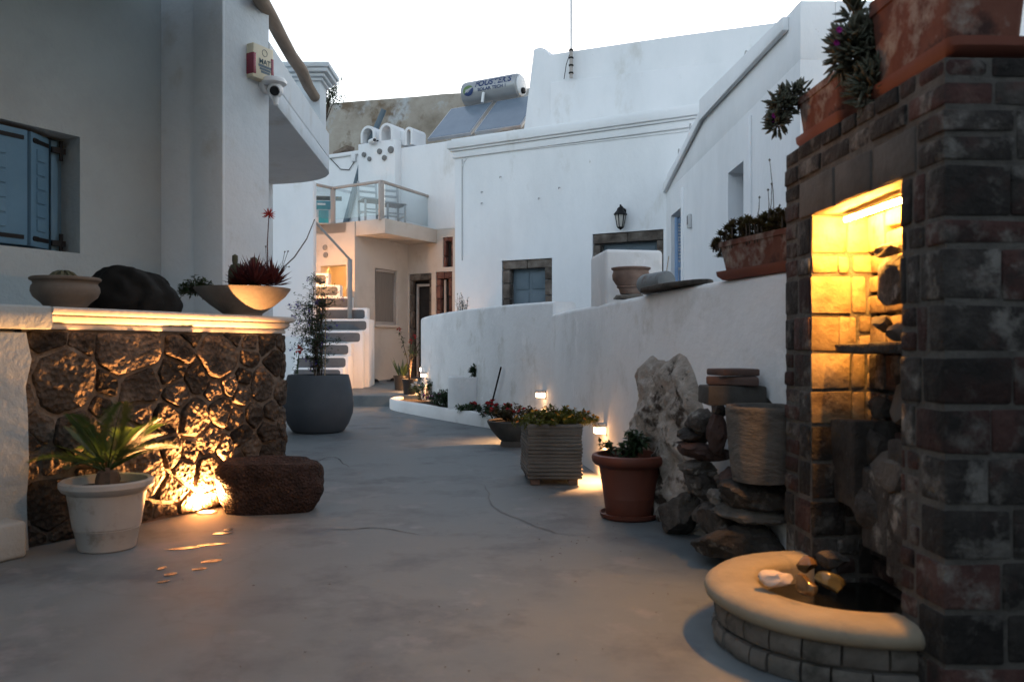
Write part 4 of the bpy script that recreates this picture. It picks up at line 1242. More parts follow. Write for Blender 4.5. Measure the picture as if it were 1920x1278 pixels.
# planting bed: kerb and soil
kb = [V((-1.93, 13.95, 0)), V((-2.0, 13.5, 0)), V((-1.72, 12.7, 0)), V((-.9, 11.2, 0)), V((0, 9.7, 0)), V((.2, 9.25, 0)), V((.30, 9.05, 0))]
kp = spline(kb, 6)
mb = MB()
prof = [(0, 0), (0, .145), (.012, .165), (.10, .165), (.112, .145), (.112, 0)]
for i, p in enumerate(kp):
    t = (kp[min(i + 1, len(kp) - 1)] - kp[max(i - 1, 0)]).normalized()
    nn = V((-t.y, t.x, 0))
    for (o, z) in prof: mb.v.append(p + nn * o + UP * (z * (1 + .03 * math.sin(i))))
k = len(prof)
mb.f = [(i * k + j, (i + 1) * k + j, (i + 1) * k + j + 1, i * k + j + 1) for i in range(len(kp) - 1) for j in range(k - 1)]
mb.f += [tuple(range(k)), tuple((len(kp) - 1) * k + j for j in range(k - 1, -1, -1))]
tag(mb.build('planting_kerb', M['white'], ang=50), 'low white kerb edging the flower bed along the garden wall', 'kerb')
sp_ = [(p.x + .05, p.y + .03, .10) for p in kp] + [(p.x + .03, p.y, .10) for p in pb[6:-12]]
tag(MB().prism(sp_, (0, 0, .02)).build('bed_soil', M['soil']), 'dark soil of the flower bed', kind='structure')
# wet streaks on the floor in front of the uplight
M['water'] = mat('shallow_water', [(.10, .10, .10), (.13, .13, .13)], 4, .16, .2, 24, .004, spec=.6)
rnd = random.Random(5)
def puddle(px, py, wpx, hpx, seed, label):
    c = floor_at(px, py)
    n = 72
    d = c.y
    mb = MB()
    pts = []
    for k in range(n):
        t = 2 * math.pi * k / n
        r = 1 + .30 * fb((math.cos(t) * 2.2, math.sin(t) * 2.2, seed), 4)
        x = c.x + wpx / 2 / F * d * math.cos(t) * r
        y = c.y + hpx * .62 / 2 / F * d * d / CH * math.sin(t) * r
        pts.append((x, y + (x - c.x) * .35, .003 + .0002 * seed))
    mb.add(pts, [tuple(range(n))])
    tag(mb.build('puddle', M['water'], smooth=False, base=V((c.x, c.y, 0))), label, kind='structure')
M['damp'] = mat('damp_cement', [(.05, .054, .06), (.075, .08, .088)], 3, .32, .1, 20, .004, spec=.4)
for k, (px, py, wp_, hp_, lab) in enumerate((
        (345, 1028, 54, 7, 'left half of the long wet streak below the uplight'), (398, 1021, 52, 7, 'right half of the long wet streak below the uplight'),
        (417, 1000, 34, 6, 'narrow wet patch nearest the uplight'), (428, 993, 16, 6, 'tiny wet spot nearest the uplight'),
        (398, 1052, 34, 10, 'broad wet patch nearest the viewer below the uplight'), (374, 1067, 24, 7, 'small wet patch left of the broad one'),
        (303, 1066, 12, 10, 'tiny wet spot right of the white pot'), (320, 1077, 20, 9, 'small wet spot beyond the white pot'), (306, 1091, 20, 7, 'wet spot nearest the viewer by the white pot'))):
    puddle(px, py, wp_, hp_, k + 1, lab)

# ================================================================== THINGS
def spot(name, loc, direction, power, col, size, blend, rad, parent=None):
    l = bpy.data.lights.new(name, 'SPOT')
    l.energy, l.color, l.spot_size, l.spot_blend, l.shadow_soft_size = power, col, size, blend, rad
    o = bpy.data.objects.new(name, l)
    COL.objects.link(o)
    if parent is not None: o.parent = parent
    o.location = (V(loc) - parent.location) if parent is not None else loc
    o.rotation_euler = V(direction).to_track_quat('-Z', 'Y').to_euler()
    return o

# recessed uplight at the foot of the lava wall
ul = floor_at(388, 961)
UL = thing('ground_uplight', 'glowing round uplight set in the floor before the lava stone wall', 'lamp', V((ul.x, ul.y, 0)))
MB().lathe([(.043, -.02), (.043, .008), (.058, .008), (.062, .001)], (ul.x, ul.y, 0), 28).build('steel_ring', M['steel'], UL)
MB().disc((ul.x, ul.y, -.008), .043, UP, 24, .008).build('lens', M['uplight'], UL)
spot('uplight_beam', (ul.x, ul.y, .03), -W * .16 + UP, 155, (1, .42, .13), R(168), .7, .03, UL)

# ------------------------------------------------------------------ brick fountain column
FC = thing('brick_fountain', 'smoke-darkened brick fountain pillar with a tall lit niche', 'fountain', V((1.4, 2.8, 0)))
fa = V((-.039, 1, 0)).normalized(); fbv = V((fa.y, -fa.x, 0)); FO = V((1.17, 2.24, 0))
FL, FT = 1.176, .52
NA, NB, NZ, ND = .241, .90, 1.50, .21
fp = lambda a, b, z: FO + fa * a + fbv * b + UP * z
def fbox(mb, a0, a1, b0, b1, z0, z1): return mb.obox(fp(a0, b0, z0), fa * (a1 - a0), fbv * (b1 - b0), UP * (z1 - z0))
core = MB()
g_ = .007
fbox(core, g_, NA - g_, g_, FT - g_, 0, NZ)
fbox(core, NB + g_, FL - g_, g_, FT - g_, 0, NZ)
fbox(core, NA - g_, NB + g_, ND + .06, FT - g_, 0, NZ)
fbox(core, g_, FL - g_, g_, FT - g_, NZ + .001, 1.786)
core.build('mortar_core', M['brick_mortar'], FC)
lev = [0, .13, .277, .416, .562, .702, .835, .978, 1.12, 1.273, 1.35, 1.50, 1.58, 1.65, 1.727, 1.795]
rnd = random.Random(8)
def brick(a0, a1, b0, b1, z0, z1, mt=None, bev=None):
    mt = mt or (M['brick_red'] if rnd.random() < .16 else M['brick_dark'])
    j = lambda: rnd.uniform(-.004, .004)
    mb = MB()
    if abs(a0) > 1e-6 and abs(a0 - NB) > 1e-6: a0 += .006
    a1 -= .006; b0_, b1_ = b0, b1; z0 += .008; z1 -= .006
    ofs = j()
    # slightly bulging block with worn, uneven arrises
    n = 3
    o = fp(a0, b0, z0)
    A, B, Zv = fa * (a1 - a0), fbv * (b1 - b0), UP * (z1 - z0)
    mb.obox(o + fbv * ofs + fa * (ofs * .6), A, B, Zv)
    for v in mb.v:
        v += V((j(), j(), j())) * .8
    return mb.build('brick', mt, FC, bevel=bev or rnd.uniform(.006, .012), seg=2)
def row(a0, a1, b0, b1, z0, z1, wmin, wmax, along='a', only=None):
    p = a0 if along == 'a' else b0
    e = a1 if along == 'a' else b1
    while p < e - .01:
        w_ = rnd.uniform(wmin, wmax)
        if e - p - w_ < wmin * .6: w_ = e - p
        q = min(e, p + w_)
        split = (z1 - z0 > .12) and rnd.random() < .30 and w_ < .2
        zs = [(z0, (z0 + z1) / 2), ((z0 + z1) / 2, z1)] if split else [(z0, z1)]
        for za, zb in zs:
            m_ = only or (M['brick_red'] if split or rnd.random() < .05 else None)
            if along == 'a': brick(p, q, b0, b1, za, zb, m_)
            else: brick(a0, a1, p + .006, q - .006, za, zb, m_)
        p = q
for i in range(len(lev) - 1):
    z0, z1 = lev[i], lev[i + 1]
    la, lb = rnd.uniform(.085, .16), rnd.uniform(.12, .24)
    if z1 <= NZ + .001:
        brick(0, la, 0, lb, z0, z1)                                 # near corner
        row(la, NA, 0, .11, z0, z1, .05, .12)
        row(0, .10, lb, FT, z0, z1, .10, .26, 'b')
        l2, lb2 = rnd.uniform(.12, .2), rnd.uniform(.10, .16)
        brick(NB + .012, NB + l2, 0, lb2, z0, z1)                   # far jamb
        brick(NB, NB + .012, .004, lb2, z0, z1, M['brick_lamplit'] if z0 > .6 else M['brick_dark'], .004)   # its thin face: lamp glow painted in above, dark below
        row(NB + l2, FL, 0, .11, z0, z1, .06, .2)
        row(NB, NB + .08, lb2, ND + .07, z0, z1, .05, .1, 'b', M['brick_lamplit'] if z0 > .6 else M['brick_dark'])
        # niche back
        row(NA - .0, NB, ND + rnd.uniform(0, .02), ND + .08, z0, z1, .09, .22, 'a', M['brick_lamplit'] if z0 > .9 else None)
    elif z0 >= 1.579 and z0 < 1.649 or abs(z0 - 1.5) < .002:
        pass
    else:
        brick(0, la + .05, 0, lb, z0, z1, None, .02 if i == len(lev) - 2 else None)
        row(la + .05, FL, 0, .12, z0, z1, .06, .26)
        row(0, .11, lb, FT, z0, z1, .10, .26, 'b')
        row(FL - .1, FL, .12, FT, z0, z1, .12, .3, 'b')
        if i == len(lev) - 2: row(.11, FL - .1, .12, FT, z0, z1, .12, .3)
# lintel slabs over the niche
for (a0, a1) in ((.0, .145), (.145, .42), (.42, .70), (.70, 1.02), (1.02, FL)):
    big = .1 < a0 < 1.0
    if big: brick(a0, a1, 0, ND + .06, 1.495, 1.645, M['slab'])
    else:
        brick(a0, a1, 0, .2, 1.50, 1.58); brick(a0, a1, 0, .2, 1.58, 1.65)
row(0, .11, .2, FT, 1.50, 1.65, .12, .26, 'b')
# rocks of the cascade inside the niche
def niche_rock(px, py, d, size, seed, mt, tilt=0, rz=0, box=.75):
    deep = fbv * (.075 if py > 700 else .02)
    rock_mb(at(px, py, d) + deep, (size[0] * .8, size[1], size[2]), seed, 2, 5, .10, rz, tilt, box).build('cascade_rock', M[mt], FC, ang=28)
niche_rock(1672, 525, 2.72, (.07, .16, .10), 1, 'rubble')
niche_rock(1660, 470, 2.80, (.05, .11, .03), 2, 'rubble')
for (sa, sb, so2) in ((.26, .56, .0), (.565, .83, .012)):
    mb = MB()
    fbox(mb, sa, sb, .05 + so2, ND + .05, .978 - so2 * .3, 1.012)
    for v in mb.v: v += V((noise.noise(v * 20), noise.noise(v * 21), noise.noise(v * 22))) * .012
    mb.build('shelf_slab', M['rubble'], FC, bevel=.008)
niche_rock(1645, 608, 2.90, (.045, .05, .035), 4, 'slab', .6, .3, .7)
niche_rock(1678, 622, 2.72, (.045, .06, .04), 5, 'slab', -.5, .2, .7)
niche_rock(1668, 755, 2.78, (.08, .10, .10), 6, 'slab', .35, .2, .7)
niche_rock(1612, 765, 2.98, (.05, .06, .05), 7, 'rubble')
niche_rock(1598, 850, 2.98, (.075, .13, .12), 8, 'rubble')
niche_rock(1650, 880, 2.72, (.11, .15, .10), 9, 'rubble')
niche_rock(1600, 960, 2.92, (.09, .15, .10), 10, 'rubble')
niche_rock(1668, 985, 2.62, (.10, .13, .12), 12, 'rubble')
niche_rock(1690, 920, 2.50, (.03, .03, .04), 13, 'rubble_pale')
for (sa, sb, b0_, za, zb) in ((.70, .885, .07, .42, .735), (.50, .70, .10, .30, .58), (.26, .50, .09, .25, .70)):
    mb = MB()
    fbox(mb, sa, sb, b0_, ND + .05, za, zb)
    for v in mb.v: v += V((noise.noise(v * 17), noise.noise(v * 18 + V((3, 1, 2))), noise.noise(v * 19))) * .02
    mb.build('ledge_block', M['rubble'], FC, bevel=.012)
# warm tube lamp under the lintel
TLp = thing('tube_lamp', 'bright warm tube light under the niche lintel', 'lamp', fp(.57, .11, 1.47))
t0, t1 = at(1585, 413, 3.1), at(1693, 376, 2.64)
MB().tube([t0, t1], .006, 10).build('tube', M['tube_light'], TLp)
MB().beam(t0 + UP * .014, t1 + UP * .014, .02, .01).build('batten', M['plastic_grey'], TLp)

# half-round basin
BC = fp(.57, 0, 0)
FB = thing('fountain_basin', 'half-round cast stone basin with a smooth rim at the pillar foot', 'basin', BC)
a_0, a_1 = math.pi / 2, 3 * math.pi / 2
rzb = math.atan2(fa.y, fa.x) - math.pi / 2
MB().lathe([(.43, 0), (.43, .14)], BC, 64, a_0, a_1, rz=rzb).build('mortar_ring', M['brick_mortar'], FB)
rb_ = random.Random(71)
for (z0, z1, ro, n0_) in ((.0, .062, .455, 15), (.068, .133, .447, 13)):
    cuts_ = [0.0]
    while cuts_[-1] < math.pi - .12: cuts_.append(cuts_[-1] + math.pi / n0_ * rb_.uniform(.7, 1.3))
    cuts_[-1] = math.pi
    for q0_, q1_ in zip(cuts_, cuts_[1:]):
        mb = MB()
        nseg = 4
        o_r = ro + rb_.uniform(-.005, .006)
        for k in range(nseg + 1):
            t = a_0 + rzb + q0_ + .008 + (q1_ - q0_ - .016) * k / nseg
            for (r, z) in ((.42, z0 + .003), (o_r - .004, z0 + .003), (o_r, z0 + .012), (o_r + .002, (z0 + z1) / 2), (o_r - .001, z1 - .012), (o_r - .006, z1 - .003), (.42, z1 - .003)):
                r2 = r + (.005 * fb((math.cos(t) * 9, math.sin(t) * 9, z * 30), 3) if r > .43 else 0)
                mb.v.append(BC + V((math.cos(t) * r2, math.sin(t) * r2, z)))
        for k in range(nseg):
            for j in range(6): mb.f.append((k * 7 + j, (k + 1) * 7 + j, (k + 1) * 7 + j + 1, k * 7 + j + 1))
        mb.f += [tuple(range(6, -1, -1)), tuple(nseg * 7 + j for j in range(7))]
        mb.build('block', M['basin'], FB, ang=45)
rim_prof = [(.30, .04), (.295, .17), (.30, .188), (.315, .198), (.36, .203), (.42, .203), (.455, .197), (.475, .182), (.48, .165), (.475, .148), (.455, .135), (.43, .132)]
MB().lathe(rim_prof, BC, 64, a_0 - .0, a_1, rz=rzb, wob=.010).build('rim', M['basin_top'], FB, ang=50)
wt = [BC + (V((math.cos(t), math.sin(t), 0))) * .305 for t in [a_0 + rzb + math.pi * k / 24 for k in range(25)]]
wt += [fp(.57 - .29, .26, 0), fp(.57 + .29, .26, 0)]
M['pond'] = mat('dark_pond_water', [(.006, .006, .005), (.01, .01, .008)], 3, .05, .25, 9, .01, spec=.6)
tag(MB().add([p + UP * .115 for p in wt], [tuple(range(len(wt)))]).build('pond_water', M['pond'], smooth=False), 'dark still water in the half-round basin', kind='structure')
def rock(name, label, c, size, seed, mt, cat='stone', sub=3, cuts=9, rough=.10, rz=0, tilt=0, box=0, group=None, ang=28):
    o = rock_mb(c, size, seed, sub, cuts, rough, rz, tilt, box).build(name, M[mt], ang=ang)
    return tag(o, label, cat, group)
M['pale_rock'] = mat('pale_pond_rock', [(.45, .38, .33), (.62, .55, .5)], 8, .8, .4, 30, .006)
M['wet_rock'] = mat('wet_brown_rock', [(.10, .06, .03), (.2, .12, .05)], 8, .12, .3, 18, .01, spec=.6)
M['wet_dark'] = mat('wet_dark_rock', [(.07, .06, .03), (.13, .11, .05)], 8, .1, .4, 14, .01, spec=.6)
rock('pond_rock', 'pale pinkish rock at the left inside the basin', at(1453, 1083, 2.72), (.058, .045, .032), 31, 'pale_rock')
rock('pond_rock', 'brown wet rock in the middle of the basin water', at(1508, 1095, 2.66), (.03, .06, .035), 32, 'wet_rock', rz=.3)
rock('pond_rock', 'shiny dark rock with highlights in the basin water', at(1560, 1092, 2.62), (.06, .045, .03), 33, 'wet_dark', tilt=.4)
rock('pond_rock', 'brown rock arching at the back of the basin', at(1512, 1058, 2.86), (.035, .03, .03), 34, 'wet_rock')
rock('pond_rock', 'dark rock at the back of the basin beside the jamb', at(1560, 1050, 2.98), (.07, .06, .035), 35, 'rubble')

# ------------------------------------------------------------------ remnant of the old wall, rubble, trough
RN = []
def remnant():
    mb = MB()
    ns, nz_ = 46, 52
    y0, y1 = 5.34, 4.36
    def wallp(y):
        for a, b in zip(WA, WA[1:]):
            if min(a.y, b.y) <= y <= max(a.y, b.y):
                t = (y - a.y) / (b.y - a.y)
                d = (b - a).normalized()
                return a + (b - a) * t, V((-abs(d.y), d.x * (1 if d.y < 0 else -1), 0)).normalized()
    top = [(0, .66), (.06, .82), (.16, .91), (.30, .965), (.42, .945), (.52, .94), (.66, .985), (.76, .96), (.86, .86), (.94, .70), (1.0, .60)]
    def ztop(u):
        for (a, b), (c, d) in zip(top, top[1:]):
            if a <= u <= c: return b + (d - b) * (u - a) / (c - a)
        return top[-1][1]
    for i in range(ns + 1):
        u = i / ns
        for j in range(nz_ + 1):
            v = j / nz_
            zt = ztop(u)
            z = zt * v
            lowside = u + .18 * max(0, .35 - z)             # foot drawn in at the left
            y = y0 + (y1 - y0) * (u * (1 - .0) + (.16 * (1 - u) * max(0, .45 - z) / .45))
            p, n = wallp(max(4.3, min(5.6, y)))
            e = min(1, min(u, 1 - u) * 9) ** .5 * min(1, (1 - v) * 9) ** .5
            h = .02 + .075 * (1 - .5 * v) + .06 * fb((u * 4, z * 5, 3), 5) + .02 * fb((u * 16, z * 16, 9), 3)
            mb.v.append(p + n * (h * e - .02 * (1 - e)) + UP * z)
    mb.f = [(i * (nz_ + 1) + j, (i + 1) * (nz_ + 1) + j, (i + 1) * (nz_ + 1) + j + 1, i * (nz_ + 1) + j + 1) for i in range(ns) for j in range(nz_)]
    return tag(mb.build('wall_remnant', M['remnant'], ang=70), 'worn rock and plaster outcrop bulging from the white garden wall', 'outcrop')
remnant()
def slab(name, label, x0, x1, y0, y1, d, depth, seed, mt, rz=0, tilt=0, box=.82, rough=.07, cat='stone'):
    """a stone that fills the given photo box at distance d"""
    a, b = at(x0, y0, d), at(x1, y1, d)
    c = (a + b) / 2
    return rock(name, label, c + V((0, depth * .3, 0)), (abs(b.x - a.x) / 2 / .86, depth / 2, abs(a.z - b.z) / 2 / .84), seed, mt, cat, 4, 9, rough * 2, rz, tilt, box)
slab('stone', 'black lava block on the floor at the left foot of the rubble', 1246, 1322, 932, 1012, 4.30, .30, 41, 'rubble', .2)
slab('stone', 'big dark boulder at the base of the rubble beside the basin', 1316, 1480, 985, 1072, 3.66, .45, 42, 'rubble', 0)
slab('stone', 'greyish rounded stone low in the rubble above the floor', 1322, 1400, 955, 1008, 3.74, .3, 43, 'rubble', .2)
slab('stone', 'long pale flat stone under the oval stone in the rubble', 1350, 1490, 942, 985, 3.62, .30, 44, 'rubble_pale', -.05, .12)
slab('stone', 'large oval lichen-spotted stone under the carved trough', 1366, 1500, 902, 962, 3.58, .34, 45, 'rubble', 0, .12)
slab('stone', 'small pale wedge stone left of the oval stone', 1334, 1376, 922, 948, 3.74, .2, 46, 'rubble_pale')
slab('stone', 'dark stone in the middle of the rubble beside the outcrop', 1288, 1366, 886, 940, 4.02, .34, 47, 'rubble')
slab('stone', 'pale slab halfway up the rubble', 1278, 1352, 862, 892, 4.05, .3, 48, 'rubble_pale', .1, -.05)
slab('stone', 'reddish flat slab halfway up the rubble', 1272, 1372, 834, 866, 4.0, .32, 49, 'rubble_red', 0, .06)
slab('stone', 'dark flat stone above the reddish slab', 1276, 1346, 806, 840, 4.06, .3, 50, 'rubble')
slab('stone', 'dark upright block carrying the stacked bricks', 1296, 1346, 766, 818, 4.02, .26, 51, 'rubble')
slab('stone', 'round reddish stone wedged left of the trough', 1334, 1370, 782, 848, 3.86, .2, 52, 'rubble_red', 0, 0, .9)
slab('stone', 'small dark prop stone under the stacked bricks', 1338, 1368, 752, 788, 3.94, .18, 53, 'rubble')
slab('stone', 'reddish stone under the rim of the rubble trough', 1352, 1402, 880, 918, 3.74, .25, 54, 'rubble_red')
slab('stone', 'dark stone filling the rubble behind the oval stone', 1400, 1490, 880, 925, 3.72, .3, 55, 'rubble')
slab('stone', 'dark base stone at the back of the rubble heap', 1310, 1400, 925, 1010, 3.98, .4, 56, 'rubble')
slab('stone', 'brown stone leaning behind the trough against the pillar', 1440, 1492, 735, 790, 3.78, .12, 57, 'rubble', 0, -.6)
rr = random.Random(909)
for k in range(16):
    px, py = rr.uniform(1290, 1462), rr.uniform(860, 1010)
    d_ = 4.08 - (px - 1290) / 172 * .42 + rr.uniform(-.03, .05)
    sz_ = rr.uniform(.022, .045)
    rock('stone', 'small dark filler stone wedged between the larger rubble stones', at(px, py, d_), (sz_ * 1.4, sz_, sz_ * .8), 200 + k, 'rubble', group='small filler stones in the rubble heap', rz=rr.uniform(0, 3), sub=2)
def laid_brick(label, x0, x1, y0, y1, d, rz, mt):
    a, b = at(x0, y0, d), at(x1, y1, d)
    c = (a + b) / 2
    w_ = (b.x - a.x) * .93
    mb = MB().box((c.x, c.y + .05, c.z), (w_, .15, a.z - b.z), rz)
    for v in mb.v: v += V((noise.noise(v * 9), noise.noise(v * 8 + V((5, 5, 5))), noise.noise(v * 7))) * .008
    tag(mb.build('brick', M[mt], bevel=.008, seg=2), label, 'brick')
laid_brick('dark thick slab at the bottom of the brick stack', 1317, 1437, 723, 758, 3.80, .10, 'slab_dark') if 'slab_dark' in M else None
M['slab_dark'] = mat('dark_basalt_slab', [(.05, .047, .043), (.09, .085, .078)], 6, .9, .5, 30, .01)
M['brick_brown'] = mat('brown_brick', [(.08, .052, .045), (.13, .085, .072)], 7, .9, .4, 30, .008)
laid_brick('dark thick slab at the bottom of the brick stack', 1317, 1437, 723, 758, 3.80, .10, 'slab_dark')
laid_brick('reddish brown brick in the middle of the brick stack', 1327, 1429, 706, 722, 3.80, -.22, 'brick_brown')
laid_brick('brown brick on top of the brick stack', 1337, 1421, 692, 705, 3.80, .35, 'brick_brown')
tc_ = at(1432, 900, 3.60)
TR = thing('stone_trough', 'round carved pale stone trough with ribbed sides on the rubble', 'trough', V((tc_.x, tc_.y, tc_.z)))
tr_r = (1432 - 1362) / F * 3.60
th_ = (900 - 762) / F * 3.6
prof = []
for k in range(27):
    z = th_ * k / 26
    r = tr_r * (.80 + .20 * (k / 26) ** .8) + (.0015 if k % 2 else 0)
    prof.append((r, z))
prof = [(0, .0), (tr_r * .74, 0)] + prof + [(tr_r * .98, th_ + .006), (tr_r * .86, th_ + .004), (tr_r * .80, th_ - .02), (tr_r * .72, .06), (0, .05)]
MB().lathe(prof, (tc_.x, tc_.y, tc_.z), 40, wob=.03).build('bowl', M['trough'], TR, ang=50)

# ------------------------------------------------------------------ pots
def pot(name, label, c, prof, mt, soil_r, soil_z, cat='pot', n=40, saucer=None, soil=True, group=None):
    t = thing(name, label, cat, c, group=group)
    MB().lathe(prof, c, n).build('pot_body', M[mt], t, ang=32)
    if saucer: MB().lathe(saucer, c, n).build('saucer', M[mt], t, ang=32)
    if soil:
        s = MB()
        m = 20
        s.lathe([(0, soil_z + .012), (soil_r * .5, soil_z + .008), (soil_r, soil_z)], c, m)
        s.build('soil', M['soil'], t)
    return t
def scatter(rr, n, c, rad, zs):
    for _ in range(n):
        a = rr.uniform(0, 2 * math.pi); q = math.sqrt(rr.random()) * rad
        yield c + V((q * math.cos(a), q * math.sin(a), rr.uniform(*zs)))
def plant(name, label, loc, cat='plant', group=None): return thing(name, label, cat, loc, group=group)

# white pot with cycad
c = floor_at(203, 1034); c.y += .13; c = V((c.x * 1.03, c.y, 0))
c = V((at(201, 1000, 4.12).x, 4.12, 0))
H_ = .345
pot('flower_pot', 'white plastic pot with a wide rim holding the cycad', c,
    [(0, 0), (.125, 0), (.132, .006), (.150, .10), (.153, .104), (.150, .108), (.156, .112), (.182, H_ - .065), (.185, H_ - .062), (.205, H_ - .05), (.218, H_ - .03), (.217, H_ - .008), (.205, H_), (.188, H_ - .005), (.18, H_ - .05)], 'pot_white', .182, H_ - .045)
cy = plant('cycad', 'small green cycad palm in the white pot', c + UP * (H_ - .04))
rr = random.Random(3)
tk = MB()
tk.lathe([(.05, 0), (.055, .04), (.045, .08), (0, .10)], c + UP * (H_ - .045), 14, wob=.3)
tk.build('trunk', M['stem'], cy)
for k in range(17):
    az = 2 * math.pi * k / 17 * 2.618 + rr.uniform(-.2, .2)
    el = rr.uniform(.35, 1.15)
    Lf = rr.uniform(.34, .46)
    d0 = V((math.cos(az) * math.cos(el), math.sin(az) * math.cos(el), math.sin(el)))
    base = c + UP * (H_ + .03) + d0 * .03
    pts = [base + d0 * (Lf * t) - UP * (Lf * .38 * t * t * (1.2 - el * .6)) for t in [i / 12 for i in range(13)]]
    fm = MB().tube(pts, [.005 * (1 - .8 * i / 12) for i in range(13)], 5)
    for i in range(1, 40):
        t = .14 + .86 * i / 40
        x = t * 12
        j = min(11, int(x)); p = pts[j].lerp(pts[j + 1], x - j)
        tg = (pts[j + 1] - pts[j]).normalized()
        sd = tg.cross(UP).normalized(); nn = sd.cross(tg)
        ll = .115 * math.sin(math.pi * min(1, .18 + .80 * t)) ** .7
        for s in (-1, 1):
            dr = (sd * s * .86 + tg * .62 + nn * .28)
            fm.leaf(p, dr, nn, ll * rr.uniform(.85, 1.15), .0062, .1)
    fm.build('frond', M['leaf_cycad'], cy, smooth=False, weld=0)

# red lava stone trough
c = at(507, 935, 5.08)
mbx = MB()
nn_, mm_ = 40, 24
for i in range(mm_ + 1):
    v = i / mm_
    for k in range(nn_):
        t = 2 * math.pi * k / nn_
        # outer shell up, then hollow
        if v < .72:
            q = v / .72
            r = (.80 + .20 * math.sin(min(1, q * 1.9) * math.pi / 2)) if q < .8 else 1 - .10 * ((q - .8) / .2) ** 2
            z = q
        else:
            q = (v - .72) / .28
            r = .88 - .6 * q; z = 1.0 - .12 * q
        p = V((math.cos(t), math.sin(t), 0))
        sq = (abs(p.x) ** 3.2 + abs(p.y) ** 3.2) ** (-1 / 3.2)
        p = p * sq * r
        nz_ = .10 * fb((p.x * 1.3, p.y * 1.3, z * 1.5 + 4), 4) + .02 * fb((p.x * 8, p.y * 8, z * 8), 3)
        mbx.v.append(V((c.x, c.y, 0)) + V((p.x * .315 * (1 + nz_), p.y * .20 * (1 + nz_), z * .305 * (1 + nz_ * .5) + .0)))
for i in range(mm_):
    for k in range(nn_): mbx.f.append((i * nn_ + k, i * nn_ + (k + 1) % nn_, (i + 1) * nn_ + (k + 1) % nn_, (i + 1) * nn_ + k))
mbx.f += [tuple(range(nn_ - 1, -1, -1)), tuple(mm_ * nn_ + k for k in range(nn_))]
ob = mbx.build('stone_trough', M['red_trough'], ang=60)
ob.rotation_euler = (0, 0, .10)
tag(ob, 'rounded reddish lava stone trough on the floor by the uplight', 'trough')

# big grey pot with the flowering shrub
c = V((at(597, 800, 9.75).x, 9.75, 0))
pot('flower_pot', 'large bulbous grey planter beyond the lava stone wall', c,
    [(0, 0), (.26, 0), (.30, .015), (.355, .10), (.40, .22), (.41, .32), (.40, .45), (.375, .58), (.355, .66), (.35, .672), (.335, .672), (.33, .655), (.335, .60)], 'pot_grey', .34, .62, n=48)
sh = plant('flowering_shrub', 'tall thin shrub with small leaves and purple flowers in the grey pot', c + UP * .62)
rr = random.Random(21)
stems, lf, fl = MB(), MB(), MB()
for k in range(7):
    a = rr.uniform(0, 6.28)
    p = c + UP * .6 + V((rr.uniform(-.05, .05), rr.uniform(-.05, .05), 0))
    lean = V((math.cos(a), math.sin(a), 0)) * rr.uniform(.02, .10) + V((-.035, 0, 0))
    hgt = rr.uniform(.85, 1.28)
    pts = [p + lean * (i / 8) ** 1.3 * 2.2 + UP * (hgt * i / 8) + V((.02 * math.sin(i + k), .02 * math.cos(i * 1.3), 0)) for i in range(9)]
    stems.tube(pts, [.009 * (1 - .75 * i / 8) for i in range(9)], 5)
    for i in range(1, 9):
        for _ in range(4):
            b0 = pts[i] if i == 8 else pts[i].lerp(pts[min(8, i + 1)], rr.random())
            ba = rr.uniform(0, 6.28)
            bl = rr.uniform(.10, .34) * (1.15 - .45 * abs(i - 4) / 4) * (.35 if i < 2 else 1)
            if rr.random() < .35: ba = rr.uniform(2.4, 3.9)
            bd = V((math.cos(ba), math.sin(ba), rr.uniform(.0, .7))).normalized()
            bp = [b0 + bd * bl * t - UP * .10 * bl * t * t for t in (0, .5, 1)]
            stems.tube(bp, [.0035, .0025, .0015], 4)
            for _ in range(int(9 + bl * 45)):
                t = rr.random()
                q = b0 + bd * bl * t + V((rr.gauss(0, .014), rr.gauss(0, .014), rr.gauss(0, .014)))
                dv = V((rr.gauss(0, 1), rr.gauss(0, 1), rr.gauss(.2, .8))).normalized()
                lf.leaf(q, dv, UP, rr.uniform(.022, .042), rr.uniform(.012, .02))
            if rr.random() < .22:
                e = bp[-1]
                for _ in range(9):
                    dv = V((rr.gauss(0, 1), rr.gauss(0, 1), rr.gauss(0, 1))).normalized()
                    fl.leaf(e + dv * .01, dv, UP, rr.uniform(.02, .035), .018)
stems.build('stem', M['stem'], sh, weld=0)
lf.build('foliage', M['leaf_dark'], sh, smooth=False, weld=0)
fl.build('blossom', M['p_pur'], sh, smooth=False, weld=0)
for dx in (-.03, .08):
    MB().tube([c + V((dx, -.02, .55)), c + V((dx + .01, -.02, 1.35))], .008, 6).build('cane', M['cane'], sh)

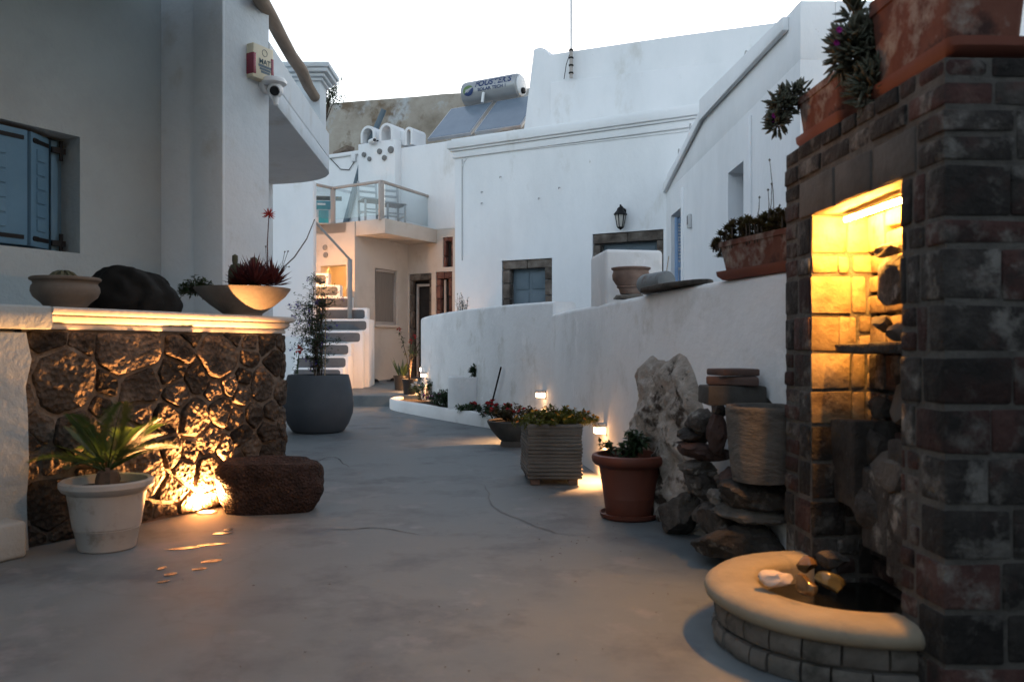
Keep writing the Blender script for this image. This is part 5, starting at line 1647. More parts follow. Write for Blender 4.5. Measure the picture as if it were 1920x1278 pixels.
# concrete planter with marigolds
d0_ = 5.95
bl_, br_ = (990 - 960) / F * d0_, (1092 - 960) / F * d0_
back = V((-.075, .9, 0))
CPn = thing('planter_box', 'square ribbed concrete planter full of marigolds', 'planter', V(((bl_ + br_) / 2, d0_ + .4, 0)))
f0, f1 = V((bl_, d0_, 0)), V((br_, d0_, 0))
z0, z1 = .045, .436
pp = [f0, f1, f1 + back * .62, f0 + back * .62]
cen = sum(pp, V((0, 0, 0))) / 4
rib = MB()
nr = 15
lv_ = []
for k in range(nr):
    za, zb = z0 + (z1 - z0) * k / nr, z0 + (z1 - z0) * (k + 1) / nr
    taper = 1.0 + .0 * k
    jit = .006 * math.sin(k * 7.3)
    lv_ += [(za + .001, -.010 + jit * .3), (za + .006, .0 + jit), (zb - .006, .002 + jit), (zb - .001, -.010 + jit * .3)]
ring = []
def side_pts(m=14):
    out = []
    for i in range(4):
        a, b = pp[i], pp[(i + 1) % 4]
        for k in range(m): out.append(a.lerp(b, k / m))
    return out
sp0 = side_pts()
for (z, o) in lv_:
    for k, p in enumerate(sp0):
        dv = (p - cen); dv.z = 0
        e = o + .004 * noise.noise(V((p.x * 12, p.y * 12, z * 60)))
        rib.v.append(p + dv.normalized() * e + UP * z)
m_ = len(sp0)
for i in range(len(lv_) - 1):
    for k in range(m_): rib.f.append((i * m_ + k, i * m_ + (k + 1) % m_, (i + 1) * m_ + (k + 1) % m_, (i + 1) * m_ + k))
rib.f.append(tuple(range(m_ - 1, -1, -1)))
rib.build('ribbed_side', M['concrete'], CPn, ang=30)
rimm = MB()
ins = [cen + (p - cen) * .86 for p in pp]
for i in range(4):
    a, b, c2, d2 = pp[i], pp[(i + 1) % 4], ins[(i + 1) % 4], ins[i]
    rimm.add([q + UP * z for z in (z1 - .06, z1 + .004) for q in (a, b, c2, d2)], [(4, 5, 6, 7), (2, 3, 7, 6), (0, 1, 5, 4)])
rimm.build('rim', M['concrete'], CPn)
MB().add([p + UP * (z1 - .03) for p in ins], [(0, 1, 2, 3)]).build('soil', M['soil'], CPn)
for (u, v) in ((.15, .12), (.85, .12), (.15, .85), (.85, .85)):
    p = f0.lerp(f1, u) + back * (.62 * v)
    MB().box((p.x, p.y, .024), (.07, .07, .048)).build('foot', M['clay'], CPn, bevel=.006)
def bushy(name, label, c, rx, ry, h, nleaf, ll, lw, leafm, flowers, seed, stemm='stem', nst=22, cat='plant', droop=0.0, flow_r=.02, top_bias=.6):
    """low bushy plant: stems fanning from the base, leaves along them, blossoms of several petals"""
    rr = random.Random(seed)
    t = plant(name, label, c, cat)
    st, lf = MB(), MB()
    tips = []
    for k in range(nst):
        a = rr.uniform(0, 6.28); q = math.sqrt(rr.random())
        tip = c + V((math.cos(a) * q * rx, math.sin(a) * q * ry, h * rr.uniform(.55, 1.0) * (1 - .35 * q * q) - droop * q * q))
        b = c + V((math.cos(a) * q * rx * .3, math.sin(a) * q * ry * .3, -.005))
        mid = (b + tip) / 2 + UP * h * .12
        st.tube([b, mid, tip], [.004, .003, .0015], 4)
        tips.append(tip)
        for _ in range(max(3, nleaf // nst)):
            u = rr.random() ** top_bias
            p = b.lerp(mid, u * 2) if u < .5 else mid.lerp(tip, u * 2 - 1)
            dv = V((rr.gauss(0, 1) + math.cos(a) * .5, rr.gauss(0, 1) + math.sin(a) * .5, rr.gauss(.35, .6))).normalized()
            lf.leaf(p + dv * .004, dv, UP, ll * rr.uniform(.6, 1.2), lw * rr.uniform(.7, 1.2), .2, .15)
    st.build('stem', M[stemm], t, weld=0)
    lf.build('foliage', M[leafm], t, smooth=False, weld=0)
    for (fm, n) in flowers:
        fl = MB()
        for _ in range(n):
            p = rr.choice(tips) + V((rr.gauss(0, .015), rr.gauss(0, .015), rr.uniform(0, .02)))
            ax = V((rr.gauss(0, .5), -.5 + rr.gauss(0, .4), .8)).normalized()
            s1 = ax.orthogonal().normalized(); s2 = ax.cross(s1)
            for i in range(7):
                dv = s1 * math.cos(i * .9) + s2 * math.sin(i * .9) + ax * .35
                fl.leaf(p, dv, ax, flow_r * rr.uniform(.8, 1.15), flow_r * .8, .05)
        fl.build('blossom', M[fm], t, smooth=False, weld=0)
    return t
mc = cen + UP * (z1 - .03)
bushy('marigold_plant', 'feathery marigold with yellow and orange blooms in the ribbed planter', mc + V((.05, -.02, 0)), .34, .34, .15, 5200, .04, .012, 'leaf_marigold', [('p_yel', 26), ('p_org', 16)], 4, nst=70, droop=.05, flow_r=.017)

# terracotta pot with saucer
c = V((at(1180, 975, 4.86).x, 4.86, 0))
Hp = .375
pot('flower_pot', 'terracotta coloured pot on a saucer in front of the outcrop', c,
    [(0, .02), (.135, .02), (.14, .03), (.150, .12), (.152, .122), (.151, .126), (.178, Hp - .075), (.185, Hp - .068), (.205, Hp - .06), (.218, Hp - .045), (.222, Hp - .025), (.216, Hp - .006), (.20, Hp), (.188, Hp - .004), (.18, Hp - .05)], 'terracotta', .182, Hp - .045,
    saucer=[(0, .0), (.155, 0), (.17, .012), (.175, .032), (.168, .034), (.155, .018), (0, .016)])
bushy('herb_plant', 'leafy green herb growing in the terracotta pot', c + UP * (Hp - .04) + V((-.03, 0, 0)), .15, .14, .19, 420, .05, .03, 'leaf_dark', [], 6, nst=16)

# shallow bowl with the reddish succulent mix, half behind the concrete planter
c = V((at(962, 830, 8.35).x, 8.35, 0))
pot('bowl_planter', 'dark shallow bowl planter left of the ribbed planter', c,
    [(0, .05), (.10, .05), (.115, 0), (.135, .0), (.12, .055), (.16, .09), (.225, .17), (.26, .235), (.265, .255), (.25, .262), (.24, .25)], 'slab', .245, .235)
bushy('bronze_plant', 'bronze leaved plant with red blooms in the dark bowl', c + UP * .24, .24, .22, .20, 900, .05, .026, 'aeonium', [('p_red', 10)], 12, nst=34, flow_r=.022)

# flower bed plants
def bed(px, py, off=.0, z=.12):
    d = (CH - z) * F / (py - HZ)
    return at(px, py, d)
bushy('petunia', 'white petunias at the far end of the flower bed', bed(797, 753) + UP * .03, .27, .22, .36, 700, .05, .028, 'leaf', [('p_white', 24)], 31, nst=26, flow_r=.034)
bushy('verbena', 'small magenta flowers beside the white petunias', bed(815, 760) + UP * .03, .18, .14, .17, 240, .035, .018, 'leaf_dark', [('p_mag', 16)], 32, nst=16, flow_r=.022)
bushy('leafy_plant', 'low green leafy plant in the middle of the flower bed', bed(851, 768) + UP * .03, .30, .22, .30, 800, .065, .028, 'leaf_dark', [], 33, nst=26)
bushy('geranium', 'bright red geranium by the near end of the flower bed', V((at(918, 700, 10.3).x, 10.3, .12)), .28, .16, .22, 420, .055, .045, 'leaf_dark', [('p_red', 34)], 34, nst=24, flow_r=.03)
bushy('leafy_plant', 'low green plant at the foot of the round white planter', V((at(872, 700, 10.86).x, 10.86, .13)), .20, .09, .15, 420, .05, .024, 'leaf', [], 38, nst=22)
bushy('leafy_plant', 'dark green plant between the magenta flowers and the round planter', V((at(832, 700, 12.2).x, 12.2, .13)), .24, .2, .28, 600, .055, .026, 'leaf_dark', [], 39, nst=26)
bushy('geranium', 'smaller red geranium just behind the dark bowl planter', V((at(945, 700, 9.75).x, 9.75, .13)), .20, .08, .20, 300, .05, .04, 'leaf_dark', [('p_red', 22)], 40, nst=20, flow_r=.028)
c = V((at(879, 700, 11.25).x, 11.25, .10))
cyl = pot('cylinder_planter', 'round white masonry planter against the garden wall', c,
    [(0, 0), (.285, 0), (.287, .47), (.28, .492), (.265, .498), (.245, .492), (.24, .44)], 'white', .223, .45, 'planter')
bushy('small_plant', 'little green plant in the round white planter', c + UP * .47 + V((.10, -.2, .01)), .13, .06, .17, 320, .06, .035, 'leaf_dark', [], 36, nst=10)
tag(MB().tube([V((at(916, 700, 10.38).x, 10.38, .125)), wall_at(pb, 944, 688)[0] + V((-.03, -.03, 0))], .011, 7).build('walking_cane', M['iron']), 'thin black stick leaning on the garden wall by the planter', 'stick')
# potted plants on the landing
def tapered(c, r0, r1, h): return [(0, 0), (r0, 0), (r1, h - .03), (r1 + .012, h - .03), (r1 + .012, h), (r1 - .005, h), (r1 - .01, h - .03)]
c = at(768, 735, 13.6); c = V((at(768, 735, 14.15).x, 14.15, lz(14.15)))
pot('flower_pot', 'black square-shouldered nursery pot on the step edge', c, tapered(c, .10, .125, .26), 'pot_black', .12, .235, n=24)
ol = plant('oleander', 'spindly shrub with red flowers beside the end of the white wall', c + UP * .23)
rr = random.Random(77)
st, lf, fl = MB(), MB(), MB()
for k in range(5):
    a = rr.uniform(0, 6.28)
    top = c + V((math.cos(a) * .22 + .04, math.sin(a) * .15, rr.uniform(.85, 1.28)))
    p = [c + UP * .22, c + UP * .6 + V((math.cos(a) * .04, math.sin(a) * .04, 0)), top]
    st.tube(p, [.012, .008, .003], 6)
    for _ in range(26):
        u = rr.uniform(.2, 1)
        q = p[1].lerp(p[2], u)
        dv = V((rr.gauss(0, 1), rr.gauss(0, 1), rr.gauss(.2, .5))).normalized()
        lf.leaf(q, dv, UP, rr.uniform(.06, .11), .028, .15, .2)
    for _ in range(14):
        dv = V((rr.gauss(0, 1), rr.gauss(0, 1), rr.gauss(0, 1))).normalized()
        fl.leaf(top + dv * .012, dv, UP, .04, .028)
st.build('stem', M['stem'], ol, weld=0); lf.build('foliage', M['leaf_dark'], ol, smooth=False, weld=0); fl.build('blossom', M['p_red'], ol, smooth=False, weld=0)
c2 = V((at(754, 712, 15.0).x, 15.0, lz(15.0)))
pot('flower_pot', 'black round nursery pot against the cream house corner', c2, tapered(c2, .13, .15, .26), 'pot_black', .145, .235, n=24)
sn = plant('snake_plant', 'upright spiky leaves in the black pot behind the red flowered shrub', c2 + UP * .23)
lf = MB()
for k in range(26):
    a = rr.uniform(0, 6.28)
    lf.leaf(c2 + UP * .24 + V((math.cos(a) * .06, math.sin(a) * .06, 0)), V((math.cos(a) * .45, math.sin(a) * .45, 1)), V((math.cos(a), math.sin(a), 0)), rr.uniform(.22, .4), .045, .1)
lf.build('foliage', M['leaf_dark'], sn, smooth=False, weld=0)
p = at(700, 716, 16.45)
for k, (dx, lab) in enumerate(((-.03, 'dark shoe on the landing nearest the stairs'), (.34, 'dark shoe on the landing under the window'))):
    t = thing('shoe', lab, 'shoe', V((p.x + dx, 16.55 + .3 * k, lz(16.6))))
    b = V((p.x + dx, 16.55 + .3 * k, lz(16.6 + .3 * k)))
    MB().lathe([(0, .012), (.11, .012), (.115, .022), (0, .025)], b, 20, sx=1.2, sy=.45).build('sole', M['iron'], t)
    MB().lathe([(.10, .02), (.085, .055), (.05, .075), (0, .08)], b + V((.03, 0, 0)), 16, sx=1.0, sy=.42).build('upper', M['iron'], t)

# ------------------------------------------------------------------ things on the terrace wall (left)
ztw = 1.205
c = at(123, 575, 4.42); c = V((c.x, c.y, ztw))
pot('clay_bowl', 'ribbed pale clay bowl at the left end of the terrace wall', c,
    [(0, 0), (.10, 0), (.105, .012), (.12, .03), (.155, .06), (.168, .09), (.165, .115), (.155, .13), (.158, .14), (.172, .148), (.175, .158), (.165, .165), (.15, .155)], 'clay_pale', .155, .145, 'bowl')
kt = plant('cactus', 'small round cactus in the ribbed clay bowl', c + UP * .145)
MB().lathe([(.065 * math.cos(t) , .05 * math.sin(t)) for t in [k * math.pi / 16 for k in range(9)]], c + UP * .145 + V((0, -.02, 0)), 20, wob=.2).build('ball', M['cactus'], kt)
for k in range(10):
    t = 2 * math.pi * k / 10
    d_ = V((math.cos(t), math.sin(t), 0))
    MB().tube([c + UP * .147 + V((0, -.02, 0)) + d_ * (.068 * math.cos(q)) + UP * (.053 * math.sin(q)) for q in (0, .4, .8, 1.2, 1.5)], [.008, .009, .008, .006, .003], 6).build('rib', M['cactus'], kt)
# tarpaulin heap: folded sheet over something bulky
mbx = MB()
c = at(244, 585, 4.95); c = V((c.x, c.y, ztw))
nu, nv = 72, 30
ax = (U * .45 + V((.9, 0, 0))).normalized(); ay = V((-ax.y, ax.x, 0))
for i in range(nv + 1):
    v = i / nv
    for k in range(nu):
        t = 2 * math.pi * k / nu
        r = math.cos(v * math.pi / 2) ** .55
        hx = .26 * (1 + .10 * math.cos(2 * t))
        x, y = hx * r * math.cos(t), .19 * r * math.sin(t)
        z = .265 * math.sin(v * math.pi / 2) ** .8 * (1 + .10 * fb((x * 4, y * 4, 2), 2) - .35 * max(0, x / .26) ** 2 - .15 * max(0, -x / .26) ** 2)
        fold = .018 * math.sin(9 * t + 5 * fb((x * 5, y * 5, z * 5), 2)) * (1 - v) ** .5 + .014 * fb((x * 11, y * 11, z * 9), 3)
        n_v = V((math.cos(t), math.sin(t), .3)).normalized()
        p = V((x, y, z)) + n_v * fold
        mbx.v.append(c + ax * p.x + ay * p.y + UP * max(0, p.z))
for i in range(nv):
    for k in range(nu): mbx.f.append((i * nu + k, i * nu + (k + 1) % nu, (i + 1) * nu + (k + 1) % nu, (i + 1) * nu + k))
tag(mbx.build('covered_heap', M['tarp'], ang=80), 'bulky heap under black plastic sheet on the terrace wall', 'tarpaulin')
# succulent bowl
c = at(455, 594, 5.42); c = V((c.x + .0, c.y, ztw))
pot('bowl_planter', 'wide shallow cement bowl of succulents on the terrace wall', c,
    [(0, .0), (.12, .0), (.125, .012), (.20, .065), (.27, .125), (.302, .168), (.305, .178), (.292, .178), (.285, .165)], 'concrete', .28, .165, 'bowl', 56)
rr = random.Random(9)
sz = c + UP * .165
al = plant('aloe', 'dark red spiky rosette plant with a tall coral flower in the cement bowl', sz + V((.12, 0, 0)))
lf = MB()
for (dx, dy, R_, n) in ((.10, -.08, .17, 70), (.0, -.02, .13, 50), (.19, .02, .15, 56), (.10, .10, .14, 40)):
    for k in range(n):
        a = k * 2.399; el = 1.35 * (1 - k / n) + .05
        dv = V((math.cos(a) * math.cos(el), math.sin(a) * math.cos(el), math.sin(el)))
        b = sz + V((dx, dy, .03)) + dv * .02
        lf.leaf(b, dv, UP, R_ * rr.uniform(.75, 1.1) * (.75 + .3 * math.sin(el)), .026, .3, -.08)
lf.build('rosette', M['aloe'], al, smooth=False, weld=0)
f0_ = at(500, 485, 5.42); f1_ = at(504, 405, 5.42)
MB().tube([sz + V((.17, 0, .03)), f0_.lerp(f1_, .3), f1_], [.005, .004, .003], 6).build('flower_stalk', M['aloe'], al)
fl = MB()
for k in range(22):
    a = k * 2.4; el = 1.2 - 2.0 * k / 22
    dv = V((math.cos(a) * math.cos(el), math.sin(a) * math.cos(el), math.sin(el)))
    fl.finger(f1_ + UP * .01, dv, .048, .0045)
fl.build('flower_head', M['p_coral'], al)
kc = plant('cactus', 'club shaped cactus at the back of the cement bowl', sz + V((-.04, .05, 0)))
MB().lathe([(.05, 0), (.062, .06), (.06, .13), (.045, .17), (0, .185)], sz + V((-.05, .05, 0)), 14, wob=.15).build('trunk', M['cactus'], kc)
MB().lathe([(.015, 0), (.02, .03), (.019, .06), (0, .072)], sz + V((-.06, .03, .17)), 10).build('pad', M['cactus'], kc)
MB().lathe([(.03, 0), (.036, .08), (.034, .16), (.02, .19), (0, .20)], sz + V((.05, .08, .03)), 12, wob=.15).build('pad', M['cactus'], kc)
bushy('trailing_succulent', 'dark bushy succulent trailing over the left rim of the cement bowl', c + V((-.28, -.03, .15)), .16, .11, .12, 900, .03, .016, 'leaf_dark', [], 41, nst=44, droop=.10)
tw = thing('dried_flower', 'long bare curved flower stem rising right from the succulents', 'flower', sz + V((.24, 0, 0)))
MB().tube([at(520, 520, 5.42), at(533, 500, 5.42), at(552, 482, 5.42), at(575, 448, 5.42), at(590, 411, 5.42)], [.004, .004, .0045, .004, .003], 6).build('stalk', M['stem'], tw)
for (px, py, qx, qy) in ((527, 505, 534, 472), (530, 500, 540, 471), (500, 495, 498, 462), (536, 500, 542, 500)):
    MB().tube([at(px, py, 5.42), at(qx, qy, 5.42)], .0018, 4).build('twig', M['stem'], tw)
    MB().lathe([(0, -.006), (.007, 0), (0, .006)], at(qx, qy, 5.42), 8).build('bud', M['stem'], tw)

# ------------------------------------------------------------------ terracotta troughs with succulents
def trough_planter(label, p0, p1, z, w_, h, lean, tray=True, taper=.86, group=None):
    """long terracotta trough between two plan points on its near long side"""
    t = thing('planter_trough', label, 'planter', V(((p0.x + p1.x) / 2, (p0.y + p1.y) / 2, z)), group=group)
    e = (p1 - p0); L_ = e.length; e = e.normalized(); n = V((-e.y, e.x, 0))
    if n.dot(V(lean)) < 0: n = -n
    z_ = z + (.028 if tray else 0)
    q = lambda a, b, zz_, s: p0 + e * (L_ / 2 + (a - .5) * L_ * s) + n * (w_ / 2 + (b - .5) * w_ * s) + UP * (zz_ - p0.z)
    mb = MB()
    lv = [(z_, taper), (z_ + h * .84, .985), (z_ + h * .845, 1.03), (z_ + h, 1.04), (z_ + h, .97), (z_ + h * .8, .93)]
    cor = [(0, 0), (1, 0), (1, 1), (0, 1)]
    # rounded corners
    def ringp(zz_, s):
        out = []
        for (cx_, cy_, a0) in ((1, 0, -90), (1, 1, 0), (0, 1, 90), (0, 0, 180)):
            for k in range(4):
                a = R(a0 + 30 * k)
                rx, ry = .03 / L_, .03 / w_
                out.append(q((cx_ - rx if cx_ else rx) + rx * math.cos(a), (cy_ - ry if cy_ else ry) + ry * math.sin(a), zz_, s))
        return out
    rs = [ringp(*l) for l in lv]
    m = len(rs[0])
    mb.v = [p for r in rs for p in r]
    for i in range(len(rs) - 1):
        for k in range(m): mb.f.append((i * m + k, i * m + (k + 1) % m, (i + 1) * m + (k + 1) % m, (i + 1) * m + k))
    mb.f.append(tuple(range(m - 1, -1, -1)))
    mb.build('trough_body', M['terra_old'], t, ang=40)
    so_ = MB().add(ringp(z_ + h * .86, .94), [tuple(range(m))]).build('soil', M['soil'], t)
    if tray:
        tm = MB()
        rs = [ringp(*l) for l in ((z, .94), (z + .022, 1.06), (z + .045, 1.08), (z + .045, 1.04), (z + .027, 1.0))]
        tm.v = [p for r in rs for p in r]
        for i in range(4):
            for k in range(m): tm.f.append((i * m + k, i * m + (k + 1) % m, (i + 1) * m + (k + 1) % m, (i + 1) * m + k))
        tm.f.append(tuple(range(m - 1, -1, -1)))
        tm.build('tray', M['terra_tray'], t, ang=40)
    return t
def ice_plant(label, blobs, seed, mt='succulent', fl=3, L_=.045, r_=.006):
    """fleshy finger-leaved succulent in several clumps (centre, radius, count)"""
    rr = random.Random(seed)
    c0 = blobs[0][0]
    t = plant('ice_plant', label, c0)
    mb, st = MB(), MB()
    for (c, rad, n) in blobs:
        st.tube([blobs[0][0], (blobs[0][0] + c) / 2 + UP * .01, c], [.006, .005, .004], 5)
        for _ in range(n):
            d_ = V((rr.gauss(0, 1), rr.gauss(0, 1), rr.gauss(.1, 1))).normalized()
            p = c + V((d_.x * rad[0], d_.y * rad[1], d_.z * rad[2])) * (rr.random() ** .45)
            mb.finger(p, d_ + V((rr.gauss(0, .4), rr.gauss(0, .4), rr.gauss(.15, .4))), L_ * rr.uniform(.6, 1.2), r_ * rr.uniform(.8, 1.2))
    st.build('stem', M['stem'], t, weld=0)
    mb.build('foliage', M[mt], t, weld=0)
    f_ = MB()
    for k in range(fl):
        c, rad, n = rr.choice(blobs)
        p = c + V((-rad[0] * rr.uniform(.6, 1), -rad[1] * rr.uniform(.3, 1), rad[2] * rr.uniform(.2, 1)))
        for i in range(8):
            f_.leaf(p, V((math.cos(i * .8), -.4, math.sin(i * .8))), V((0, -1, 0)), .014, .008)
    if fl: f_.build('blossom', M['p_mag'], t, smooth=False, weld=0)
    return t
ztop_c = 1.80
# near planter: long side along the pillar's left edge
n0 = fp(.02, .03, 0); n1 = fp(.50, .03, 0)
trough_planter('weathered terracotta trough on the near end of the brick pillar', n0, n1, ztop_c, .24, .30, (1, 0, 0))
f0c = fp(.72, .03, 0); f1c = fp(1.12, .03, 0)
trough_planter('weathered terracotta trough on the far end of the brick pillar', f0c, f1c, ztop_c, .20, .17, (1, 0, 0))
ice_plant('grey-green finger leaved succulent spilling between the pillar troughs', [(at(1655, 90, 2.78), (.09, .07, .12), 520), (at(1610, 100, 2.80), (.09, .07, .10), 480), (at(1640, 170, 2.74), (.06, .06, .10), 360), (at(1585, 75, 2.82), (.03, .03, .03), 60), (at(1690, 30, 2.76), (.08, .07, .07), 240), (at(1600, 30, 2.84), (.03, .03, .06), 70)], 51, fl=2, L_=.05)
ice_plant('small finger leaved succulent hanging from the far pillar trough', [(at(1490, 180, 3.38), (.07, .06, .035), 150), (at(1466, 200, 3.36), (.045, .045, .05), 190), (at(1458, 232, 3.34), (.03, .035, .035), 100)], 52, fl=2, L_=.042)
# trough on the garden wall
g0p = V((1.05, 4.22, 0)); g1p = V((1.25, 3.58, 0))
trough_planter('weathered terracotta trough standing on the white garden wall', g0p + V((.0, 0, 0)), g1p, 1.337, .20, .165, (1, .2, 0))
gm = (g0p + g1p) / 2 + V((.09, .02, 0))
rr = random.Random(61)
ae = plant('bronze_succulent', 'bushy bronze and green succulent with dry stalks in the wall trough', V((gm.x, gm.y, 1.51)))
lf, st = MB(), MB()
e_ = (g1p - g0p)
for k in range(300):
    u, v = rr.random(), rr.uniform(-.1, .1)
    b = g0p + e_ * (u * 1.12 - .14) + V((.1 + v, 0, 0)); b.z = 1.525 + rr.uniform(-.01, .115) * (1 - .35 * abs(v) / .1) - (.06 if u < .12 else 0)
    st.tube([V((b.x, b.y, 1.49)), b], .004, 4)
    for i in range(22):
        a = i * 2.4; el = 1.3 - 1.5 * i / 22
        dv = V((math.cos(a) * math.cos(el), math.sin(a) * math.cos(el), math.sin(el)))
        lf.leaf(b, dv, UP, rr.uniform(.024, .038), .018, .2)
st.build('stem', M['stem'], ae, weld=0); lf.build('rosette', M['aeonium'], ae, smooth=False, weld=0)
dst = MB()
for (px, py, qx, qy) in ((1452, 418, 1443, 300), (1441, 418, 1447, 345), (1418, 415, 1424, 370), (1440, 410, 1440, 356), (1455, 410, 1462, 385)):
    MB().tube([at(px, py, 3.9), at((px + qx) / 2 + 2, (py + qy) / 2, 3.9), at(qx, qy, 3.9)], [.0028, .0022, .0014], 4).build('dry_stalk', M['stem'], ae)
    MB().lathe([(0, -.008), (.006, 0), (0, .008)], at(qx, qy, 3.9), 7).build('seed_head', M['stem'], ae)

# ------------------------------------------------------------------ things on the garden wall
zt_w = 1.337
def wtop(px, k=.12):
    p, n = wall_at(pa, px, 500)
    return V((p.x, p.y, zt_w)) - n * k
c = V((.863, 6.0, zt_w))
s1_ = at(1150, 555, c.y)
rock('stone', 'flat brown stone under the clay bowl on the white wall', c + UP * .022, (.14, .12, .03), 71, 'rubble_pale', box=.8)
c2 = c + UP * .045
pot('clay_bowl', 'old brown clay bowl with a foot on the white wall', c2,
    [(r * .88, z * .84) for r, z in ((0, 0), (.085, 0), (.09, .01), (.10, .045), (.115, .055), (.118, .062), (.11, .068), (.125, .085), (.15, .125), (.155, .165), (.145, .195), (.148, .205), (.16, .212), (.162, .225), (.15, .228), (.14, .21))], 'clay', .123, .168, 'bowl')
cA = at(1199, 536, 5.18); cB = at(1250, 535, 4.85)
cf = MB()
axd = (wtop(1275) - wtop(1195)).normalized()
p0_ = wtop(1190, .075) + UP * .07
cf.tube([p0_, p0_ + axd * .02, p0_ + axd * .36], [.066, .069, .060], 22)
o = cf.build('column_fragment', M['clay_pale'], ang=40, bevel=.006)
M['grey_stone'] = mat('grey_marble', [(.17, .19, .20), (.25, .27, .28)], 4, .8, .3, 30, .006, patch=((.12, .10, .085), 6, .62, .06))
o.data.materials[0] = M['grey_stone']
tag(o, 'broken grey column drum lying on the white wall', 'column')
sb = MB()
q0_, q1_ = wtop(1205, .02), wtop(1312, .05)
pts = []
for k in range(24):
    t = 2 * math.pi * k / 24
    cpt = (q0_ + q1_) / 2
    e_ = (q1_ - q0_)
    n_ = V((e_.y, -e_.x, 0)).normalized()
    r = 1 + .12 * noise.noise(V((math.cos(t) * 2, math.sin(t) * 2, 7)))
    pts.append(cpt + e_ * .5 * r * math.cos(t) + n_ * .11 * r * math.sin(t) + UP * .003)
sb.prism(pts, (0, 0, .028))
tag(sb.build('stone_slab', M['rubble'], bevel=.008), 'thin dark stone slab jutting over the edge of the white wall', 'slab')
gb = at(1252, 530, 5.3)
GB = thing('garden_dibber', 'green plastic tool with a thin pale handle on the white wall', 'tool', V((gb.x, gb.y, zt_w)))
MB().tube([at(1253, 533, 5.3), at(1251, 513, 5.3), at(1249, 509, 5.3)], [.026, .012, .004], 10).build('cone', M['green_bottle'], GB)
MB().tube([at(1249.5, 511, 5.3), at(1254, 480, 5.3)], .003, 5).build('handle', M['cane'], GB)
# dry bush behind the far wall
c = at(868, 580, 13.2)
db = thing('dry_bush', 'small dry grey bush showing over the white wall by the white house', 'bush', V((c.x, c.y, .83)))
rr = random.Random(83)
st, lf = MB(), MB()
for k in range(16):
    tip = at(868 + rr.uniform(-14, 14), rr.uniform(548, 572), 13.2 + rr.uniform(-.1, .1))
    b = V((c.x, c.y, .9))
    st.tube([b, (b + tip) / 2 + V((0, 0, .03)), tip], [.006, .005, .002], 4)
    for _ in range(16):
        q = b.lerp(tip, rr.uniform(.5, 1))
        lf.leaf(q, V((rr.gauss(0, 1), rr.gauss(0, 1), rr.gauss(.5, 1))), UP, .05, .014)
st.build('stem', M['stem'], db, weld=0); lf.build('foliage', M['succulent'], db, smooth=False, weld=0)
# leafy shrub on the roof behind the balcony post
c = at(632, 190, 16.0)
tb = thing('rooftop_shrub', 'sparse dark shrub against the sky above the balcony post', 'shrub', V((c.x - .2, c.y, c.z - 1.2)))
st, lf = MB(), MB()
for k in range(13):
    tip = at(630 + rr.uniform(-18, 20), rr.uniform(148, 185), 16 + rr.uniform(-.2, .2))
    b = at(610, 230, 16)
    mid = (b + tip) / 2 + V((-.05, 0, .08))
    st.tube([b, mid, tip], [.012, .008, .002], 4)
    for _ in range(34):
        u = rr.uniform(.45, 1)
        q = b.lerp(mid, u * 2) if u < .5 else mid.lerp(tip, u * 2 - 1)
        q = q + V((rr.gauss(0, .05), rr.gauss(0, .05), rr.gauss(0, .04)))
        lf.leaf(q, V((rr.gauss(0, 1), rr.gauss(0, 1), rr.gauss(.1, 1))), UP, rr.uniform(.04, .075), .03)
st.build('stem', M['stem'], tb, weld=0); lf.build('foliage', M['leaf_dark'], tb, smooth=False, weld=0)
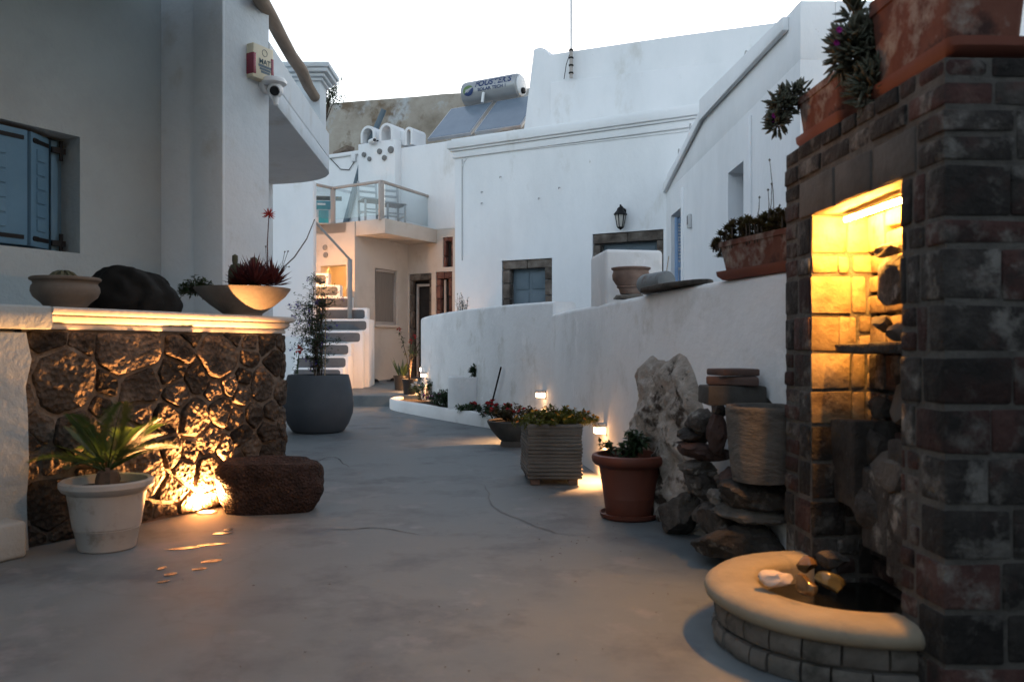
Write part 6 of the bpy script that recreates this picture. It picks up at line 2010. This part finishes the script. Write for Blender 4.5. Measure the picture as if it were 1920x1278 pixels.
# red flower and dark stems between the grey pot and the lava wall
c = at(558, 690, 11.0)
rb = thing('red_flower', 'single dark red bloom on a stem behind the lava wall corner', 'flower', V((c.x, c.y, 0)))
MB().tube([V((c.x, c.y, 0)), c, at(561, 660, 11.0)], [.012, .010, .006], 6).build('stem', M['leaf_dark'], rb)
fl = MB()
for k in range(26):
    dv = V((rr.gauss(0, 1), rr.gauss(0, 1), rr.gauss(0, 1))).normalized()
    fl.leaf(at(561, 655, 11.0) + dv * .02, dv, UP, .055, .04)
fl.build('blossom', M['p_red'], rb, smooth=False, weld=0)
lf = MB()
for k in range(40):
    q = at(556 + rr.uniform(-5, 5), rr.uniform(665, 710), 11.0)
    lf.leaf(q, V((rr.gauss(0, 1), rr.gauss(0, 1), rr.gauss(.2, 1))), UP, .06, .02)
lf.build('foliage', M['leaf_dark'], rb, smooth=False, weld=0)

# ------------------------------------------------------------------ cracks and litter on the floor
M['crack'] = mat('crack_shadow', [(.06, .063, .065), (.085, .088, .09)], 20, .95, 0)
M['old_line'] = mat('patched_crack', [(.128, .14, .147), (.145, .158, .165)], 20, .9, 0)
def crack(pts, wd, mt, label, seed):
    rr = random.Random(seed)
    P_ = spline([floor_at(*p) for p in pts], 9)
    mb = MB()
    n = len(P_)
    for i, p in enumerate(P_):
        t = (P_[min(i + 1, n - 1)] - P_[max(i - 1, 0)]).normalized()
        nn = V((-t.y, t.x, 0))
        q = p + nn * (.018 * fb((p.x * 7, p.y * 7, seed), 3))
        w_ = wd * (.5 + rr.random()) * min(1, 4 * min(i, n - 1 - i) / n + .15)
        mb.v += [q + nn * w_ / 2 + UP * .0025, q - nn * w_ / 2 + UP * .0025]
    mb.f = [(2 * i, 2 * i + 1, 2 * i + 3, 2 * i + 2) for i in range(n - 1)]
    tag(mb.build('floor_crack', M[mt], smooth=False), label, kind='structure')
crack([(590, 868), (612, 858), (632, 858), (642, 868), (657, 876)], .012, 'crack', 'short dark crack right of the red stone trough', 1)
crack([(610, 991), (650, 993), (700, 989), (745, 995), (786, 1003)], .009, 'crack', 'thin crack across the middle of the lane', 2)
crack([(868, 902), (910, 912), (925, 950), (975, 974), (1040, 998), (1110, 1004)], .007, 'old_line', 'faint filled crack curving towards the terracotta pot', 3)
lt = MB()
rr = random.Random(404)
for k in range(90):
    px, py = rr.uniform(300, 1350), rr.uniform(800, 1270)
    if rr.random() < .4: px, py = rr.uniform(960, 1300), rr.uniform(900, 1050)
    p = floor_at(px, py) + UP * .004
    a = rr.uniform(0, 6.28)
    lt.leaf(p, V((math.cos(a), math.sin(a), .1)), UP, rr.uniform(.006, .02), rr.uniform(.004, .009), .3)
tag(lt.build('leaf_litter', M['stem'], smooth=False, weld=0), 'scattered bits of dry leaf and grit on the lane', kind='stuff')
